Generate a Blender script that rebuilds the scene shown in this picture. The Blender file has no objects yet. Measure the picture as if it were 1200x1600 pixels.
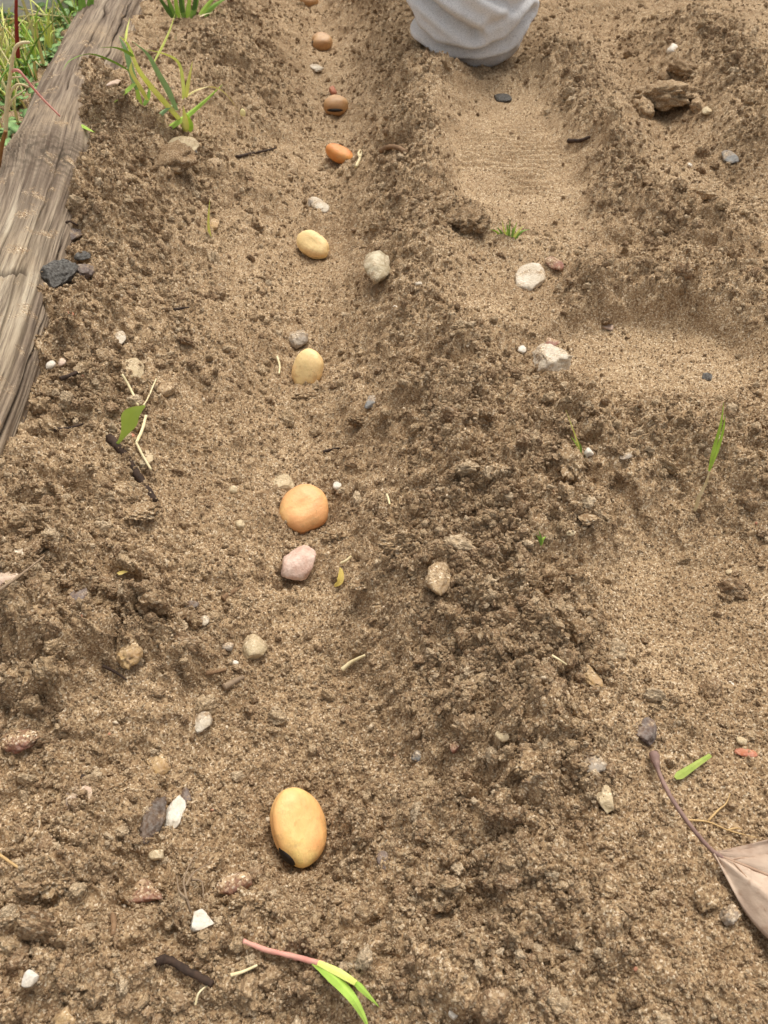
import bpy, bmesh, math, random
import numpy as np
from mathutils import Vector, Matrix

# ------------------------------------------------------------------ camera
H = 0.28                                   # lens height above the bed (m)
PITCH = math.radians(46.3)
FPX = 1200.0                               # focal length in photo pixels (1200 x 1600)
scene = bpy.context.scene
col = scene.collection
cam_d = bpy.data.cameras.new("camera")
cam_d.sensor_fit = 'VERTICAL'
cam_d.sensor_height = 36.0
cam_d.lens = 36.0 * FPX / 1600.0
cam_d.clip_start = 0.01
cam_d.clip_end = 200.0
cam_d.dof.use_dof = True
cam_d.dof.focus_distance = 0.36
cam_d.dof.aperture_fstop = cam_d.lens / 0.8
cam = bpy.data.objects.new("camera", cam_d)
cam.location = (0, 0, H)
cam.rotation_euler = (math.pi / 2 - PITCH, 0, 0)
col.objects.link(cam)
scene.camera = cam

# ------------------------------------------------------------------ sky and sun
SUN_EL, SUN_AZ = math.radians(64), math.radians(20)      # azimuth: clockwise from +Y
world = bpy.data.worlds.new("World")
scene.world = world
world.use_nodes = True
wn = world.node_tree.nodes
wl = world.node_tree.links
wn.clear()
sky = wn.new('ShaderNodeTexSky')
sky.sky_type = 'NISHITA'
sky.sun_disc = False
sky.sun_elevation = SUN_EL
sky.sun_rotation = SUN_AZ
sky.air_density = 1.0
sky.dust_density = 4.0
hs = wn.new('ShaderNodeHueSaturation')
hs.inputs['Saturation'].default_value = 0.14
bg = wn.new('ShaderNodeBackground')
bg.inputs['Strength'].default_value = 0.085
wo = wn.new('ShaderNodeOutputWorld')
wl.new(sky.outputs[0], hs.inputs['Color'])
wl.new(hs.outputs[0], bg.inputs['Color'])
wl.new(bg.outputs[0], wo.inputs['Surface'])
sd = bpy.data.lights.new("sun", 'SUN')
sd.energy = 1.2
sd.angle = math.radians(38)
sd.color = (1.0, 0.93, 0.82)
sun = bpy.data.objects.new("sun", sd)
sdir = Vector((math.sin(SUN_AZ) * math.cos(SUN_EL), math.cos(SUN_AZ) * math.cos(SUN_EL), math.sin(SUN_EL)))
sun.rotation_euler = sdir.to_track_quat('Z', 'Y').to_euler()
sun.location = sdir * 3
col.objects.link(sun)
vs = scene.view_settings
vs.view_transform = 'Standard'
vs.look = 'None'
vs.gamma = 1.0
vs.exposure = 1.07
vs.use_curve_mapping = False
scene.cycles.max_bounces = 5
scene.cycles.diffuse_bounces = 3
scene.cycles.glossy_bounces = 2
scene.cycles.transmission_bounces = 3

# ------------------------------------------------------------------ helpers
ST, CT = math.sin(PITCH), math.cos(PITCH)
def ray(u, v):
    dx = (u - 600.0) / FPX
    dy = -(v - 800.0) / FPX
    return Vector((dx, CT + dy * ST, -ST + dy * CT))
def gp(u, v, z=0.0):                       # point on the level z seen at a photo pixel
    r = ray(u, v)
    t = (z - H) / r.z
    return Vector((r.x * t, r.y * t, z))
def at_y(u, v, Y):                         # point of the upright plane y = Y
    r = ray(u, v)
    t = Y / r.y
    return Vector((r.x * t, Y, H + r.z * t))
def depth(p):
    return p.y * CT + (H - p.z) * ST

def hsh(ix, iy, seed):
    n = (ix.astype(np.int64) * 374761393 + iy.astype(np.int64) * 668265263 + seed * 1442695041) & 0xFFFFFFFF
    n = ((n ^ (n >> 13)) * 1274126177) & 0xFFFFFFFF
    n = ((n ^ (n >> 16)) * 2246822519) & 0xFFFFFFFF
    return ((n ^ (n >> 15)) & 0xFFFFFF).astype(np.float64) / 16777216.0
def vnoise(x, y, seed=0):                  # value noise, about -1..1
    ix = np.floor(x); iy = np.floor(y)
    fx = x - ix; fy = y - iy
    fx = fx * fx * fx * (fx * (fx * 6 - 15) + 10); fy = fy * fy * fy * (fy * (fy * 6 - 15) + 10)
    a = hsh(ix, iy, seed); b = hsh(ix + 1, iy, seed); c = hsh(ix, iy + 1, seed); d = hsh(ix + 1, iy + 1, seed)
    return ((a * (1 - fx) + b * fx) * (1 - fy) + (c * (1 - fx) + d * fx) * fy) * 2 - 1
def fbm(x, y, seed=0, octv=3):
    s = 0; a = 1; t = 0
    for k in range(octv):
        s = s + a * vnoise(x * 2 ** k + 17.3 * k, y * 2 ** k - 9.1 * k, seed + k * 13); t += a; a *= 0.5
    return s / t
def crumbs(x, y, size, seed, p=1.0):       # packed round lumps: 0..1
    gx = x / size; gy = y / size
    ix = np.floor(gx); iy = np.floor(gy)
    out = np.zeros_like(gx)
    for dx in (-1, 0, 1):
        for dy in (-1, 0, 1):
            cx = ix + dx; cy = iy + dy
            px = cx + 0.15 + 0.7 * hsh(cx, cy, seed); py = cy + 0.15 + 0.7 * hsh(cx, cy, seed + 1)
            r = 0.32 + 0.5 * hsh(cx, cy, seed + 2)
            r = np.where(hsh(cx, cy, seed + 3) < p, r, 0.0001)
            d2 = ((gx - px) ** 2 + (gy - py) ** 2) / (r * r)
            out = np.maximum(out, np.sqrt(np.clip(1 - d2, 0, 1)) * r * 1.25)
    return out
def sstep(a, b, x):
    t = np.clip((x - a) / (b - a), 0, 1)
    return t * t * (3 - 2 * t)
def polydist(x, y, pts):
    best = np.full_like(x, 1e9)
    for (ax, ay), (bx, by) in zip(pts[:-1], pts[1:]):
        vx, vy = bx - ax, by - ay
        t = np.clip(((x - ax) * vx + (y - ay) * vy) / (vx * vx + vy * vy + 1e-12), 0, 1)
        best = np.minimum(best, np.hypot(x - ax - t * vx, y - ay - t * vy))
    return best

# ------------------------------------------------------------------ the lie of the land
FUR = [gp(470, 1480, -.01), gp(468, 1300, -.02), gp(474, 1060, -.032), gp(476, 800, -.034), gp(484, 580, -.034),
       gp(492, 383, -.037), gp(522, 235, -.041), gp(528, 165, -.043), gp(508, 65, -.044), gp(490, 0, -.044)]
FY = np.array([-1.0] + [p.y for p in FUR] + [5.0]); FX = np.array([FUR[0].x] + [p.x for p in FUR] + [FUR[-1].x - .3])
LOG_Y = np.array([0.20, 0.33, 0.48, 0.61, 0.80, 1.07, 1.5, 1.9])
LOG_X = np.array([-.215, -.226, -.245, -.262, -.291, -.322, -.372, -.42])
PD = np.array([-.60, -.22, -.15, -.11, -.075, -.045, -.020, .0, .018, .045, .075, .105, .135, .17, .60])
PZ = np.array([.014, .022, .019, .010, -.003, -.018, -.031, -.036, -.031, -.012, .007, .014, .009, .001, .0])
def pxl(pts, z=0.0):
    return [tuple(gp(u, v, z)[:2]) for u, v in pts]
RIDGES = [  # photo pixels along the crest, level there, added height, half width
    ([(880, 90), (930, 230), (1010, 330), (1090, 360)], .01, .016, .035),      # bank right of the knee print
    ([(930, 20), (1000, 120), (1070, 230), (1210, 300)], -.01, -.024, .040),   # second furrow
    ([(1090, 40), (1210, 190)], .01, .016, .05),
    ([(960, 425), (1060, 430), (1210, 440)], .02, .018, .040),                 # crumbly mound
    ([(1000, 700), (1120, 700), (1260, 720)], .01, .020, .038),
    ([(640, 130), (720, 128), (830, 110)], .01, .010, .022),                   # soil pushed up before the knee
    ([(860, 640), (870, 760), (890, 900)], .01, .006, .022),
    ([(-60, 900), (40, 930), (90, 985)], .02, .012, .03),                     # bank on the left
    ([(-60, 960), (30, 1010), (60, 1040)], .02, .011, .02),
    ([(100, 780), (190, 900), (250, 1000)], .01, .006, .02),
    ([(0, 1160), (130, 1150), (300, 1130)], .0, -.010, .02),
    ([(20, 1390), (90, 1370)], .01, .010, .014),
    ([(310, 1375), (420, 1390), (600, 1410)], .0, .008, .014),
    ([(100, 1290), (190, 1310)], .0, .005, .012),
    ([(60, 1500), (400, 1480), (700, 1530)], .0, .006, .018),
    ([(760, 1330), (860, 1420)], .0, .006, .022),
    ([(220, 240), (300, 250)], .01, .012, .03),
    ([(160, 150), (185, 210), (160, 330)], .03, .021, .03),
    ([(110, 400), (100, 520)], .03, .004, .02),                    # soil heaped against the log
    ([(130, 480), (140, 600)], .02, .005, .022),
    ([(890, 985), (850, 1000)], .01, .006, .012),
    ([(600, 860), (640, 850)], .01, .006, .011),
    ([(350, 40), (390, 130)], .01, .010, .04),
    ([(462, 1286), (476, 1290)], -.02, -.006, .017),                           # pit round the nearest bean
    ([(505, 1356), (530, 1350), (560, 1335)], -.01, .007, .008),
    ([(545, 1240), (550, 1290)], -.01, .005, .008),
    ([(470, 800), (482, 800)], -.025, -.003, .014),
    ([(700, 560), (720, 700), (760, 900), (800, 1080)], .01, .004, .02),
    ([(850, 1180), (790, 1200)], .0, .006, .016),
]
RIDGES = [(pxl(p, z), h, w) for p, z, h, w in RIDGES]
FLATS = [   # centre and half axes in photo pixels, level, softness, strength, roughness left, dryness
    (805, 265, 105, 120, -.008, .28, .95, .26, 1.0),     # smooth knee print with weave marks
    (790, 462, 80, 62, -.004, .6, .8, .35, .8),
    (1020, 572, 155, 66, -.006, .15, .97, .32, .8),      # scuffed hollow under the ledge
    (1075, 965, 150, 130, -.004, .45, .9, .34, .9),
    (1090, 1245, 110, 100, -.001, .6, .7, .45, .6),
    (505, 960, 60, 60, -.034, .7, .7, .42, .4),
    (500, 690, 60, 60, -.034, .7, .5, .5, .4),
    (515, 430, 45, 60, -.036, .7, .6, .35, .5),
    (490, 1110, 80, 60, -.028, .7, .5, .5, .5),
    (520, 100, 60, 40, -.042, .7, .5, .40, .3),
    (200, 1110, 100, 50, -.002, .6, .7, .5, .6),
]
FL = []
for u, v, ru, rv, z, soft, st, ro, dr in FLATS:
    c = gp(u, v, z); a = gp(u, v - rv, z); b = gp(u, v + rv, z)
    FL.append((c.x, (a.y + b.y) / 2, ru * depth(c) / FPX, abs(a.y - b.y) / 2, z, soft, st, ro, dr))
LEDGE = pxl([(905, 470), (1000, 500), (1080, 530), (1170, 560)], 0)

def land(x, y):
    """height, roughness 0..1, dryness 0..1 without the crumb relief"""
    wx = x + .006 * vnoise(x * 28, y * 28, 5) + .0025 * vnoise(x * 90, y * 90, 6)
    wy = y + .006 * vnoise(x * 28, y * 28, 7) + .0025 * vnoise(x * 90, y * 90, 8)
    d = wx - np.interp(wy, FY, FX)
    z = (np.interp(d, PD, PZ) + np.interp(d - .012, PD, PZ) + np.interp(d + .012, PD, PZ)) / 3
    fade = 0.35 + 0.65 * sstep(.055, .105, wy)
    deep = sstep(.45, .95, wy)
    z = np.where(z < 0, z * fade * (1 + .22 * deep), z * (1 + .55 * deep * (np.abs(d) < .3)))
    rough = 0.62 + 0.4 * np.exp(-((d - .075) / .035) ** 2) + 0.25 * np.exp(-((d + .12) / .05) ** 2)
    dry = 0.30 + 0.40 * fbm(x * 9, y * 9, 31, 3) + .42 * sstep(.05, .12, -d) - .22 * np.exp(-((d - .085) / .05) ** 2) * (1 - sstep(.5, .9, wy))
    for pts, h, w in RIDGES:
        g = np.exp(-(polydist(wx, wy, pts) / w) ** 2)
        z = z + h * g
        rough = rough + (0.45 * g if h > 0 else 0)
    for cx, cy, rx, ry, lv, soft, st, ro, dr in FL:
        q = np.hypot((wx - cx) / rx, (wy - cy) / ry)
        m = (1 - sstep(1 - soft, 1 + soft, q)) * st
        z = z * (1 - m) + (lv + .3 * (z - lv) * 0.3) * m
        rough = rough * (1 - m) + ro * m
        dry = dry * (1 - m) + dr * m
    # log side: the bed drops away behind the log
    lx = np.interp(y, LOG_Y, LOG_X)
    z = z - (1 - sstep(-.05, .0, x - lx)) * .012
    far = sstep(1.6, 3.0, np.hypot(x, y))
    z = z * (1 - far)
    rough = np.clip(rough, .05, 1.15)
    return z, rough, np.clip(dry, 0, 1)

def relief(x, y, rough, med_only=False):
    r = rough
    a = .0060 * fbm(x * 33, y * 33, 41, 2) * (.25 + .75 * r)
    wx = x + .0024 * vnoise(x * 170, y * 170, 61) + .0012 * vnoise(x * 480, y * 480, 63) + .0004 * vnoise(x * 1300, y * 1300, 65)
    wy = y + .0024 * vnoise(x * 170, y * 170, 62) + .0012 * vnoise(x * 480, y * 480, 64) + .0004 * vnoise(x * 1300, y * 1300, 66)
    bil = 1 - np.abs(fbm(wx * 60, wy * 60, 45, 2)) * 2.2
    a = a + .0042 * bil * r * r
    a = a + .0022 * fbm(wx * 125, wy * 125, 47, 3) * r
    if med_only:
        return a + .0003 + .0036 * r * r
    pat = .5 + .5 * fbm(x * 20, y * 20, 71, 2)
    a = a + crumbs(wx, wy, .024, 91, .2) * .013 * r * r * pat * (.7 + .6 * sstep(.35, .7, y))
    a = a + .0012 * fbm(wx * 85, wy * 85, 49, 2) * r * sstep(.35, .7, y)
    a = a + crumbs(wx, wy, .0125, 101, .25) * .0060 * r * r * pat * 1.3
    a = a + crumbs(wx, wy, .0062, 111, .48) * .0032 * r * r * (.4 + pat * .7)
    a = a + crumbs(wx, wy, .0031, 121, .60) * .0018 * (.08 + .92 * r)
    a = a + crumbs(wx, wy, .0016, 131, .90) * .0013 * (.25 + .75 * r)
    a = a + crumbs(x, y, .0009, 141, .90) * .0007 * (.4 + .6 * r)
    return a
# weave marks pressed into the knee print
KP = gp(805, 265, -.006)
def weave(x, y):
    m = (1 - sstep(.5, 1.0, np.hypot((x - KP.x) / .075, (y - KP.y) / .15))) * sstep(-.3, .5, vnoise(x * 25, y * 18, 81) + .3)
    return m * .0017 * np.sin((y + .004 * vnoise(x * 20, y * 60, 82)) * 2 * math.pi / .0105)

def ground_z(x, y):
    X = np.array([x], float); Y = np.array([y], float)
    z, r, d = land(X, Y)
    return float((z + relief(X, Y, r, True))[0])
def place(u, v, off=0.0):                  # where the sight line of a photo pixel meets the soil (raised by off)
    r = ray(u, v)
    t = np.linspace(.15, 2.6, 700)
    X, Y, Z = r.x * t, r.y * t, H + r.z * t
    z, ro, d = land(X, Y)
    g = Z - (z + relief(X, Y, ro, True) + off)
    i = int(np.argmax(g < 0)) or 699
    t0, t1, g0, g1 = t[i - 1], t[i], g[i - 1], g[i]
    tt = t0 + (t1 - t0) * g0 / (g0 - g1 + 1e-12)
    return Vector((r.x * tt, r.y * tt, H + r.z * tt))

# ------------------------------------------------------------------ materials
def lin(r, g, b):
    f = lambda c: (c / 255) / 12.92 if c / 255 <= .04045 else ((c / 255 + .055) / 1.055) ** 2.4
    return (f(r), f(g), f(b), 1.0)
class NT:
    def __init__(s, name):
        s.m = bpy.data.materials.new(name); s.m.use_nodes = True
        s.n = s.m.node_tree.nodes; s.l = s.m.node_tree.links
        s.b = s.n['Principled BSDF']
        s.b.inputs['Roughness'].default_value = .9
        s.b.inputs['Specular IOR Level'].default_value = .2
        s.tc = s.n.new('ShaderNodeTexCoord')
    def noise(s, scale, detail=3, vec=None, rough=.55):
        n = s.n.new('ShaderNodeTexNoise'); n.inputs['Scale'].default_value = scale
        n.inputs['Detail'].default_value = detail; n.inputs['Roughness'].default_value = rough
        s.l.new(vec or s.tc.outputs['Object'], n.inputs['Vector']); return n
    def voro(s, scale, vec=None):
        n = s.n.new('ShaderNodeTexVoronoi'); n.inputs['Scale'].default_value = scale
        s.l.new(vec or s.tc.outputs['Object'], n.inputs['Vector']); return n
    def ramp(s, fac, stops):
        n = s.n.new('ShaderNodeValToRGB'); e = n.color_ramp.elements
        while len(e) < len(stops): e.new(.5)
        for el, (p, c) in zip(e, stops):
            el.position = p; el.color = c if len(c) == 4 else (*c, 1)
        s.l.new(fac, n.inputs['Fac']); return n.outputs['Color']
    def mix(s, fac, a, b, mode='MIX'):
        n = s.n.new('ShaderNodeMix'); n.data_type = 'RGBA'; n.blend_type = mode
        for sock, val in ((n.inputs[0], fac), (n.inputs[6], a), (n.inputs[7], b)):
            if hasattr(val, 'is_linked'): s.l.new(val, sock)
            else: sock.default_value = val
        return n.outputs[2]
    def math(s, op, a, b=0.0):
        n = s.n.new('ShaderNodeMath'); n.operation = op
        for sock, val in ((n.inputs[0], a), (n.inputs[1], b)):
            if hasattr(val, 'is_linked'): s.l.new(val, sock)
            else: sock.default_value = val
        return n.outputs[0]
    def bump(s, hgt, dist, strength=1.0, prev=None):
        n = s.n.new('ShaderNodeBump'); n.inputs['Distance'].default_value = dist; n.inputs['Strength'].default_value = strength
        s.l.new(hgt, n.inputs['Height'])
        if prev is not None: s.l.new(prev, n.inputs['Normal'])
        s.l.new(n.outputs[0], s.b.inputs['Normal']); return n.outputs[0]
    def mapping(s, scale, vec=None):
        n = s.n.new('ShaderNodeMapping'); n.inputs['Scale'].default_value = scale
        s.l.new(vec or s.tc.outputs['Object'], n.inputs['Vector']); return n.outputs[0]
    def color(s, c):
        s.l.new(c, s.b.inputs['Base Color'])

SOIL_D = lin(109, 88, 63); SOIL_M = lin(160, 131, 99); SOIL_L = lin(193, 167, 133)
def grain_color(t, scale=1500):
    v = t.voro(scale)
    sep = t.n.new('ShaderNodeSeparateColor'); t.l.new(v.outputs['Color'], sep.inputs[0])
    return t.ramp(sep.outputs[0], [(.0, lin(82, 63, 46)), (.2, lin(134, 107, 80)), (.55, lin(170, 143, 109)), (.85, lin(204, 180, 145)), (.97, lin(241, 225, 197))])
def soil_material(name='sandy_soil', dark=None):
    t = NT(name)
    at = t.n.new('ShaderNodeAttribute'); at.attribute_name = 'dry'
    n1 = t.noise(55, 4); n2 = t.noise(420, 3)
    f = t.math('ADD', t.math('ADD', t.math('MULTIPLY', at.outputs['Fac'], .30), .10), t.math('MULTIPLY', n1.outputs['Fac'], .60))
    base = t.ramp(f, [(.18, SOIL_D), (.5, SOIL_M), (.85, SOIL_L)])
    base = t.mix(.55, base, t.ramp(n2.outputs['Fac'], [(.3, lin(136, 108, 78)), (.7, lin(182, 156, 119))]))
    # single sand grains: brown, tan and pale quartz
    v = t.voro(1500)
    sep = t.n.new('ShaderNodeSeparateColor'); t.l.new(v.outputs['Color'], sep.inputs[0])
    grain = t.ramp(sep.outputs[0], [(.0, lin(82, 63, 46)), (.2, lin(134, 107, 80)), (.55, lin(170, 143, 109)), (.85, lin(204, 180, 145)), (.97, lin(241, 225, 197))])
    base = t.mix(.6, base, grain)
    damp = t.noise(16, 4, rough=.6)
    base = t.mix(1.0, base, t.ramp(damp.outputs['Fac'], [(.36, (.80, .775, .75)), (.56, (1, 1, 1))]), 'MULTIPLY')
    if dark: base = t.mix(1.0, base, (dark, dark * .96, dark * .92, 1), 'MULTIPLY')
    t.color(base)
    nb = t.noise(900, 3, rough=.7)
    b1 = t.bump(nb.outputs['Fac'], .0012, .55)
    t.bump(v.outputs['Distance'], .0006, -.5, b1) if False else None
    t.b.inputs['Roughness'].default_value = .95
    return t.m
def crumb_material(name='soil_crumb', pale=False, grain=4.5):
    t = NT(name)
    oi = t.n.new('ShaderNodeObjectInfo')
    if pale:
        c = t.ramp(oi.outputs['Random'], [(0, lin(196, 175, 146)), (.5, lin(225, 209, 183)), (.9, lin(173, 149, 120)), (1, lin(183, 121, 96))])
        t.color(c)
    else:
        c = t.ramp(oi.outputs['Random'], [(0, lin(125, 99, 70)), (.3, lin(156, 126, 97)), (.75, lin(187, 160, 124)), (1, lin(231, 209, 176))])
        v = t.voro(grain)
        sep = t.n.new('ShaderNodeSeparateColor'); t.l.new(v.outputs['Color'], sep.inputs[0])
        g = t.ramp(sep.outputs[0], [(.0, lin(95, 73, 54)), (.3, lin(148, 120, 90)), (.7, lin(187, 160, 124)), (.95, lin(230, 209, 178))])
        t.color(t.mix(.5, c, g))
        t.bump(t.noise(grain * 1.1, 3).outputs['Fac'], 1.1 / grain, .5)
    t.b.inputs['Roughness'].default_value = .95
    return t.m
_rm = {}
def rock_material(key, c1, c2, dirt=.35, gloss=.7):
    if key in _rm: return _rm[key]
    t = NT(key)
    n = t.noise(160, 4); n2 = t.noise(60, 5, rough=.65); n3 = t.noise(700, 2)
    c = t.mix(t.ramp(n.outputs['Fac'], [(.35, (0, 0, 0)), (.65, (1, 1, 1))]), lin(*c1), lin(*c2))
    c = t.mix(.18, c, t.ramp(n3.outputs['Fac'], [(.3, (.1, .08, .06)), (.7, (.8, .75, .66))]))
    e = .24 + dirt * .55
    c = t.mix(t.ramp(n2.outputs['Fac'], [(e - .09, (.92, .92, .92)), (e + .07, (0, 0, 0))]), c, grain_color(t))
    t.color(c)
    t.bump(n3.outputs['Fac'], .0008, .6)
    t.b.inputs['Roughness'].default_value = gloss
    _rm[key] = t.m
    return t.m
RK = {
    'white': lambda: rock_material('white_stone', (222, 211, 192), (188, 171, 145), .42),
    'bright': lambda: rock_material('chalk_white_stone', (234, 226, 212), (206, 192, 170), .25),
    'cream': lambda: rock_material('cream_stone', (212, 192, 152), (184, 160, 120), .36),
    'tan': lambda: rock_material('tan_stone', (176, 146, 102), (146, 116, 78), .45),
    'pink': lambda: rock_material('pink_quartz', (226, 198, 180), (206, 166, 146), .16, .6),
    'palepink': lambda: rock_material('pale_pink_stone', (218, 194, 172), (192, 160, 136), .35),
    'grey': lambda: rock_material('grey_stone', (180, 166, 148), (146, 130, 112), .45),
    'blue': lambda: rock_material('blue_grey_stone', (132, 132, 130), (104, 102, 100), .42),
    'ochre': lambda: rock_material('ochre_stone', (196, 162, 106), (168, 130, 82), .42),
    'brick': lambda: rock_material('brick_fragment_clay', (150, 88, 60), (122, 70, 48), .48),
    'orange': lambda: rock_material('orange_brick', (190, 108, 68), (166, 90, 58), .3),
    'clod': lambda: _rm.setdefault('packed_soil', None) or _rm.update(packed_soil=soil_material('packed_soil')) or _rm['packed_soil'],
    'dark': lambda: _rm.setdefault('damp_soil', None) or _rm.update(damp_soil=soil_material('damp_soil', .72)) or _rm['damp_soil'],
    'coal': lambda: rock_material('charcoal', (40, 35, 32), (20, 18, 17), .1, .7),
    'mauve': lambda: rock_material('mauve_bark', (108, 86, 76), (76, 58, 52), .28, .7),
    'bark': lambda: rock_material('brown_bark', (98, 72, 52), (66, 46, 34), .25, .8),
    'olive': lambda: rock_material('lichen_stone', (212, 198, 166), (150, 130, 94), .34),
}
def plain(name, c1, c2, scale=200, rough=.6, trans=0.0, stretch=None, bump=.0003):
    t = NT(name)
    vec = t.mapping(stretch) if stretch else None
    n = t.noise(scale, 4, vec)
    t.color(t.ramp(n.outputs['Fac'], [(.3, lin(*c1)), (.7, lin(*c2))]))
    t.b.inputs['Roughness'].default_value = rough
    t.b.inputs['Specular IOR Level'].default_value = .3
    if bump: t.bump(n.outputs['Fac'], bump, .5)
    if trans:
        tr = t.n.new('ShaderNodeBsdfTranslucent'); mx = t.n.new('ShaderNodeMixShader')
        tr.inputs['Color'].default_value = lin(*c2); mx.inputs[0].default_value = trans
        t.l.new(t.b.outputs[0], mx.inputs[1]); t.l.new(tr.outputs[0], mx.inputs[2])
        t.l.new(mx.outputs[0], t.n['Material Output'].inputs['Surface'])
    return t.m

# ------------------------------------------------------------------ object helpers
def tag(o, label=None, cat=None, group=None, kind=None):
    if label: o['label'] = label
    if cat: o['category'] = cat
    if group: o['group'] = group
    if kind: o['kind'] = kind
    return o
def link(name, me, mat=None, parent=None, smooth=True):
    o = bpy.data.objects.new(name, me)
    if mat is not None: me.materials.append(mat)
    if smooth: me.polygons.foreach_set('use_smooth', np.ones(len(me.polygons), bool))
    col.objects.link(o)
    if parent is not None: o.parent = parent
    return o
def mesh(name, verts, faces):
    me = bpy.data.meshes.new(name)
    me.from_pydata([tuple(v) for v in verts], [], faces)
    me.update()
    return me
def empty(name, loc):
    o = bpy.data.objects.new(name, None); o.location = loc; o.empty_display_size = .01
    col.objects.link(o); return o
def grid_mesh(name, co, nr, nc, wrap=False):
    me = bpy.data.meshes.new(name)
    me.vertices.add(nr * nc)
    me.vertices.foreach_set('co', np.ascontiguousarray(co, dtype=np.float32).ravel())
    i = np.arange(nr - 1)[:, None]; j = np.arange(nc if wrap else nc - 1)[None, :]
    a = i * nc + j; b = i * nc + (j + 1) % nc; c = (i + 1) * nc + (j + 1) % nc; d = (i + 1) * nc + j
    q = np.stack([a + 0 * j, b + 0 * i, c + 0 * i, d + 0 * j], -1).reshape(-1, 4)
    me.loops.add(q.size); me.polygons.add(len(q))
    me.loops.foreach_set('vertex_index', q.astype(np.int32).ravel())
    me.polygons.foreach_set('loop_start', np.arange(0, q.size, 4, dtype=np.int32))
    me.update(calc_edges=True)
    return me
def spline(pts, n):
    P = [Vector(p) for p in pts]
    if len(P) == 2: return [P[0].lerp(P[1], i / n) for i in range(n + 1)]
    Q = [P[0] * 2 - P[1]] + P + [P[-1] * 2 - P[-2]]
    out = []
    for k in range(n + 1):
        t = k / n * (len(P) - 1); i = min(int(t), len(P) - 2); f = t - i
        a, b, c, d = Q[i:i + 4]
        out.append(.5 * ((2 * b) + (c - a) * f + (2 * a - 5 * b + 4 * c - d) * f * f + (3 * b - a - 3 * c + d) * f ** 3))
    return out
def tube_data(pts, rad, n=24, sides=8, seed=0, wob=.15, flat=1.0):
    rng = random.Random(seed)
    P = spline(pts, n); V = []; F = []
    for k, p in enumerate(P):
        t = (P[min(k + 1, n)] - P[max(k - 1, 0)]).normalized()
        s = t.cross(Vector((0, 0, 1)))
        s = s.normalized() if s.length > 1e-4 else Vector((1, 0, 0))
        w = s.cross(t)
        f = k / n; r = rad(f) if callable(rad) else rad
        for j in range(sides):
            a = 2 * math.pi * j / sides; rr = r * (1 + wob * rng.uniform(-1, 1))
            V.append(p + s * math.cos(a) * rr + w * math.sin(a) * rr * flat)
    for k in range(n):
        for j in range(sides):
            F.append((k * sides + j, k * sides + (j + 1) % sides, (k + 1) * sides + (j + 1) % sides, (k + 1) * sides + j))
    F.append(tuple(range(sides))[::-1]); F.append(tuple(n * sides + j for j in range(sides)))
    return V, F
def blade_data(pts, width, n=16, side=None, fold=.25, thick=.06, prof=None, twist=0.0):
    """leaf blade: a closed, folded strip tapering to the tip"""
    P = spline(pts, n); V = []; F = []
    prof = prof or (lambda f: (min(1, .55 + 1.8 * f)) * (1 - f ** 2.2) + .02)
    for k, p in enumerate(P):
        t = (P[min(k + 1, n)] - P[max(k - 1, 0)]).normalized()
        s = Vector(side) if side is not None else t.cross(Vector((0, 0, 1)))
        s = (s - t * s.dot(t))
        s = s.normalized() if s.length > 1e-4 else Vector((1, 0, 0))
        if twist: s = Matrix.Rotation(twist * k / n, 3, t) @ s
        nn = t.cross(s)
        w = width * .5 * prof(k / n); h = w * fold; th = max(width * thick, .00012)
        V += [p - s * w, p + nn * (h * -1 - th * .5), p + s * w, p + nn * (-h + th * .5)]
    for k in range(n):
        for j in range(4):
            F.append((k * 4 + j, k * 4 + (j + 1) % 4, (k + 1) * 4 + (j + 1) % 4, (k + 1) * 4 + j))
    F.append((3, 2, 1, 0)); F.append(tuple(n * 4 + j for j in range(4)))
    return V, F
def join_data(parts):
    V = []; F = []
    for v, f in parts:
        o = len(V); V += list(v); F += [tuple(i + o for i in q) for q in f]
    return V, F
_ico = {}
def ico(sub):
    if sub not in _ico:
        bm = bmesh.new(); bmesh.ops.create_icosphere(bm, subdivisions=sub, radius=1)
        _ico[sub] = (np.array([v.co[:] for v in bm.verts]), [tuple(v.index for v in f.verts) for f in bm.faces]); bm.free()
    return _ico[sub]
def n3(co, f, seed):
    return (vnoise(co[:, 0] * f + 3.1, co[:, 1] * f + co[:, 2] * f * .7, seed) + vnoise(co[:, 1] * f - 1.7, co[:, 2] * f + co[:, 0] * f * .6, seed + 1) + vnoise(co[:, 2] * f + 5.2, co[:, 0] * f - co[:, 1] * f * .8, seed + 2)) / 3
def rock_mesh(name, seed, dims, cuts=9, rough=.10, sub=4, lump=.12):
    rng = np.random.default_rng(seed)
    co, F = ico(sub); co = co.copy()
    co *= (1 + lump * n3(co, 1.6, seed))[:, None]
    for _ in range(cuts):
        n = rng.normal(size=3); n /= np.linalg.norm(n); d = rng.uniform(.46, .82)
        q = co @ n; over = np.clip(q - d, 0, None); co -= np.outer(over * .94, n)
    nr = co / np.linalg.norm(co, axis=1)[:, None]
    co += nr * (rough * n3(nr, 4.5, seed + 9) + rough * .6 * n3(nr, 10, seed + 19) + rough * .4 * n3(nr, 22, seed + 29))[:, None]
    mn, mx = co.min(0), co.max(0)
    co = (co - (mn + mx) / 2) / ((mx - mn) / 2)
    co *= np.array(dims) / 2
    return mesh(name, co, F)
ROCK_N = [0]
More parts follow.
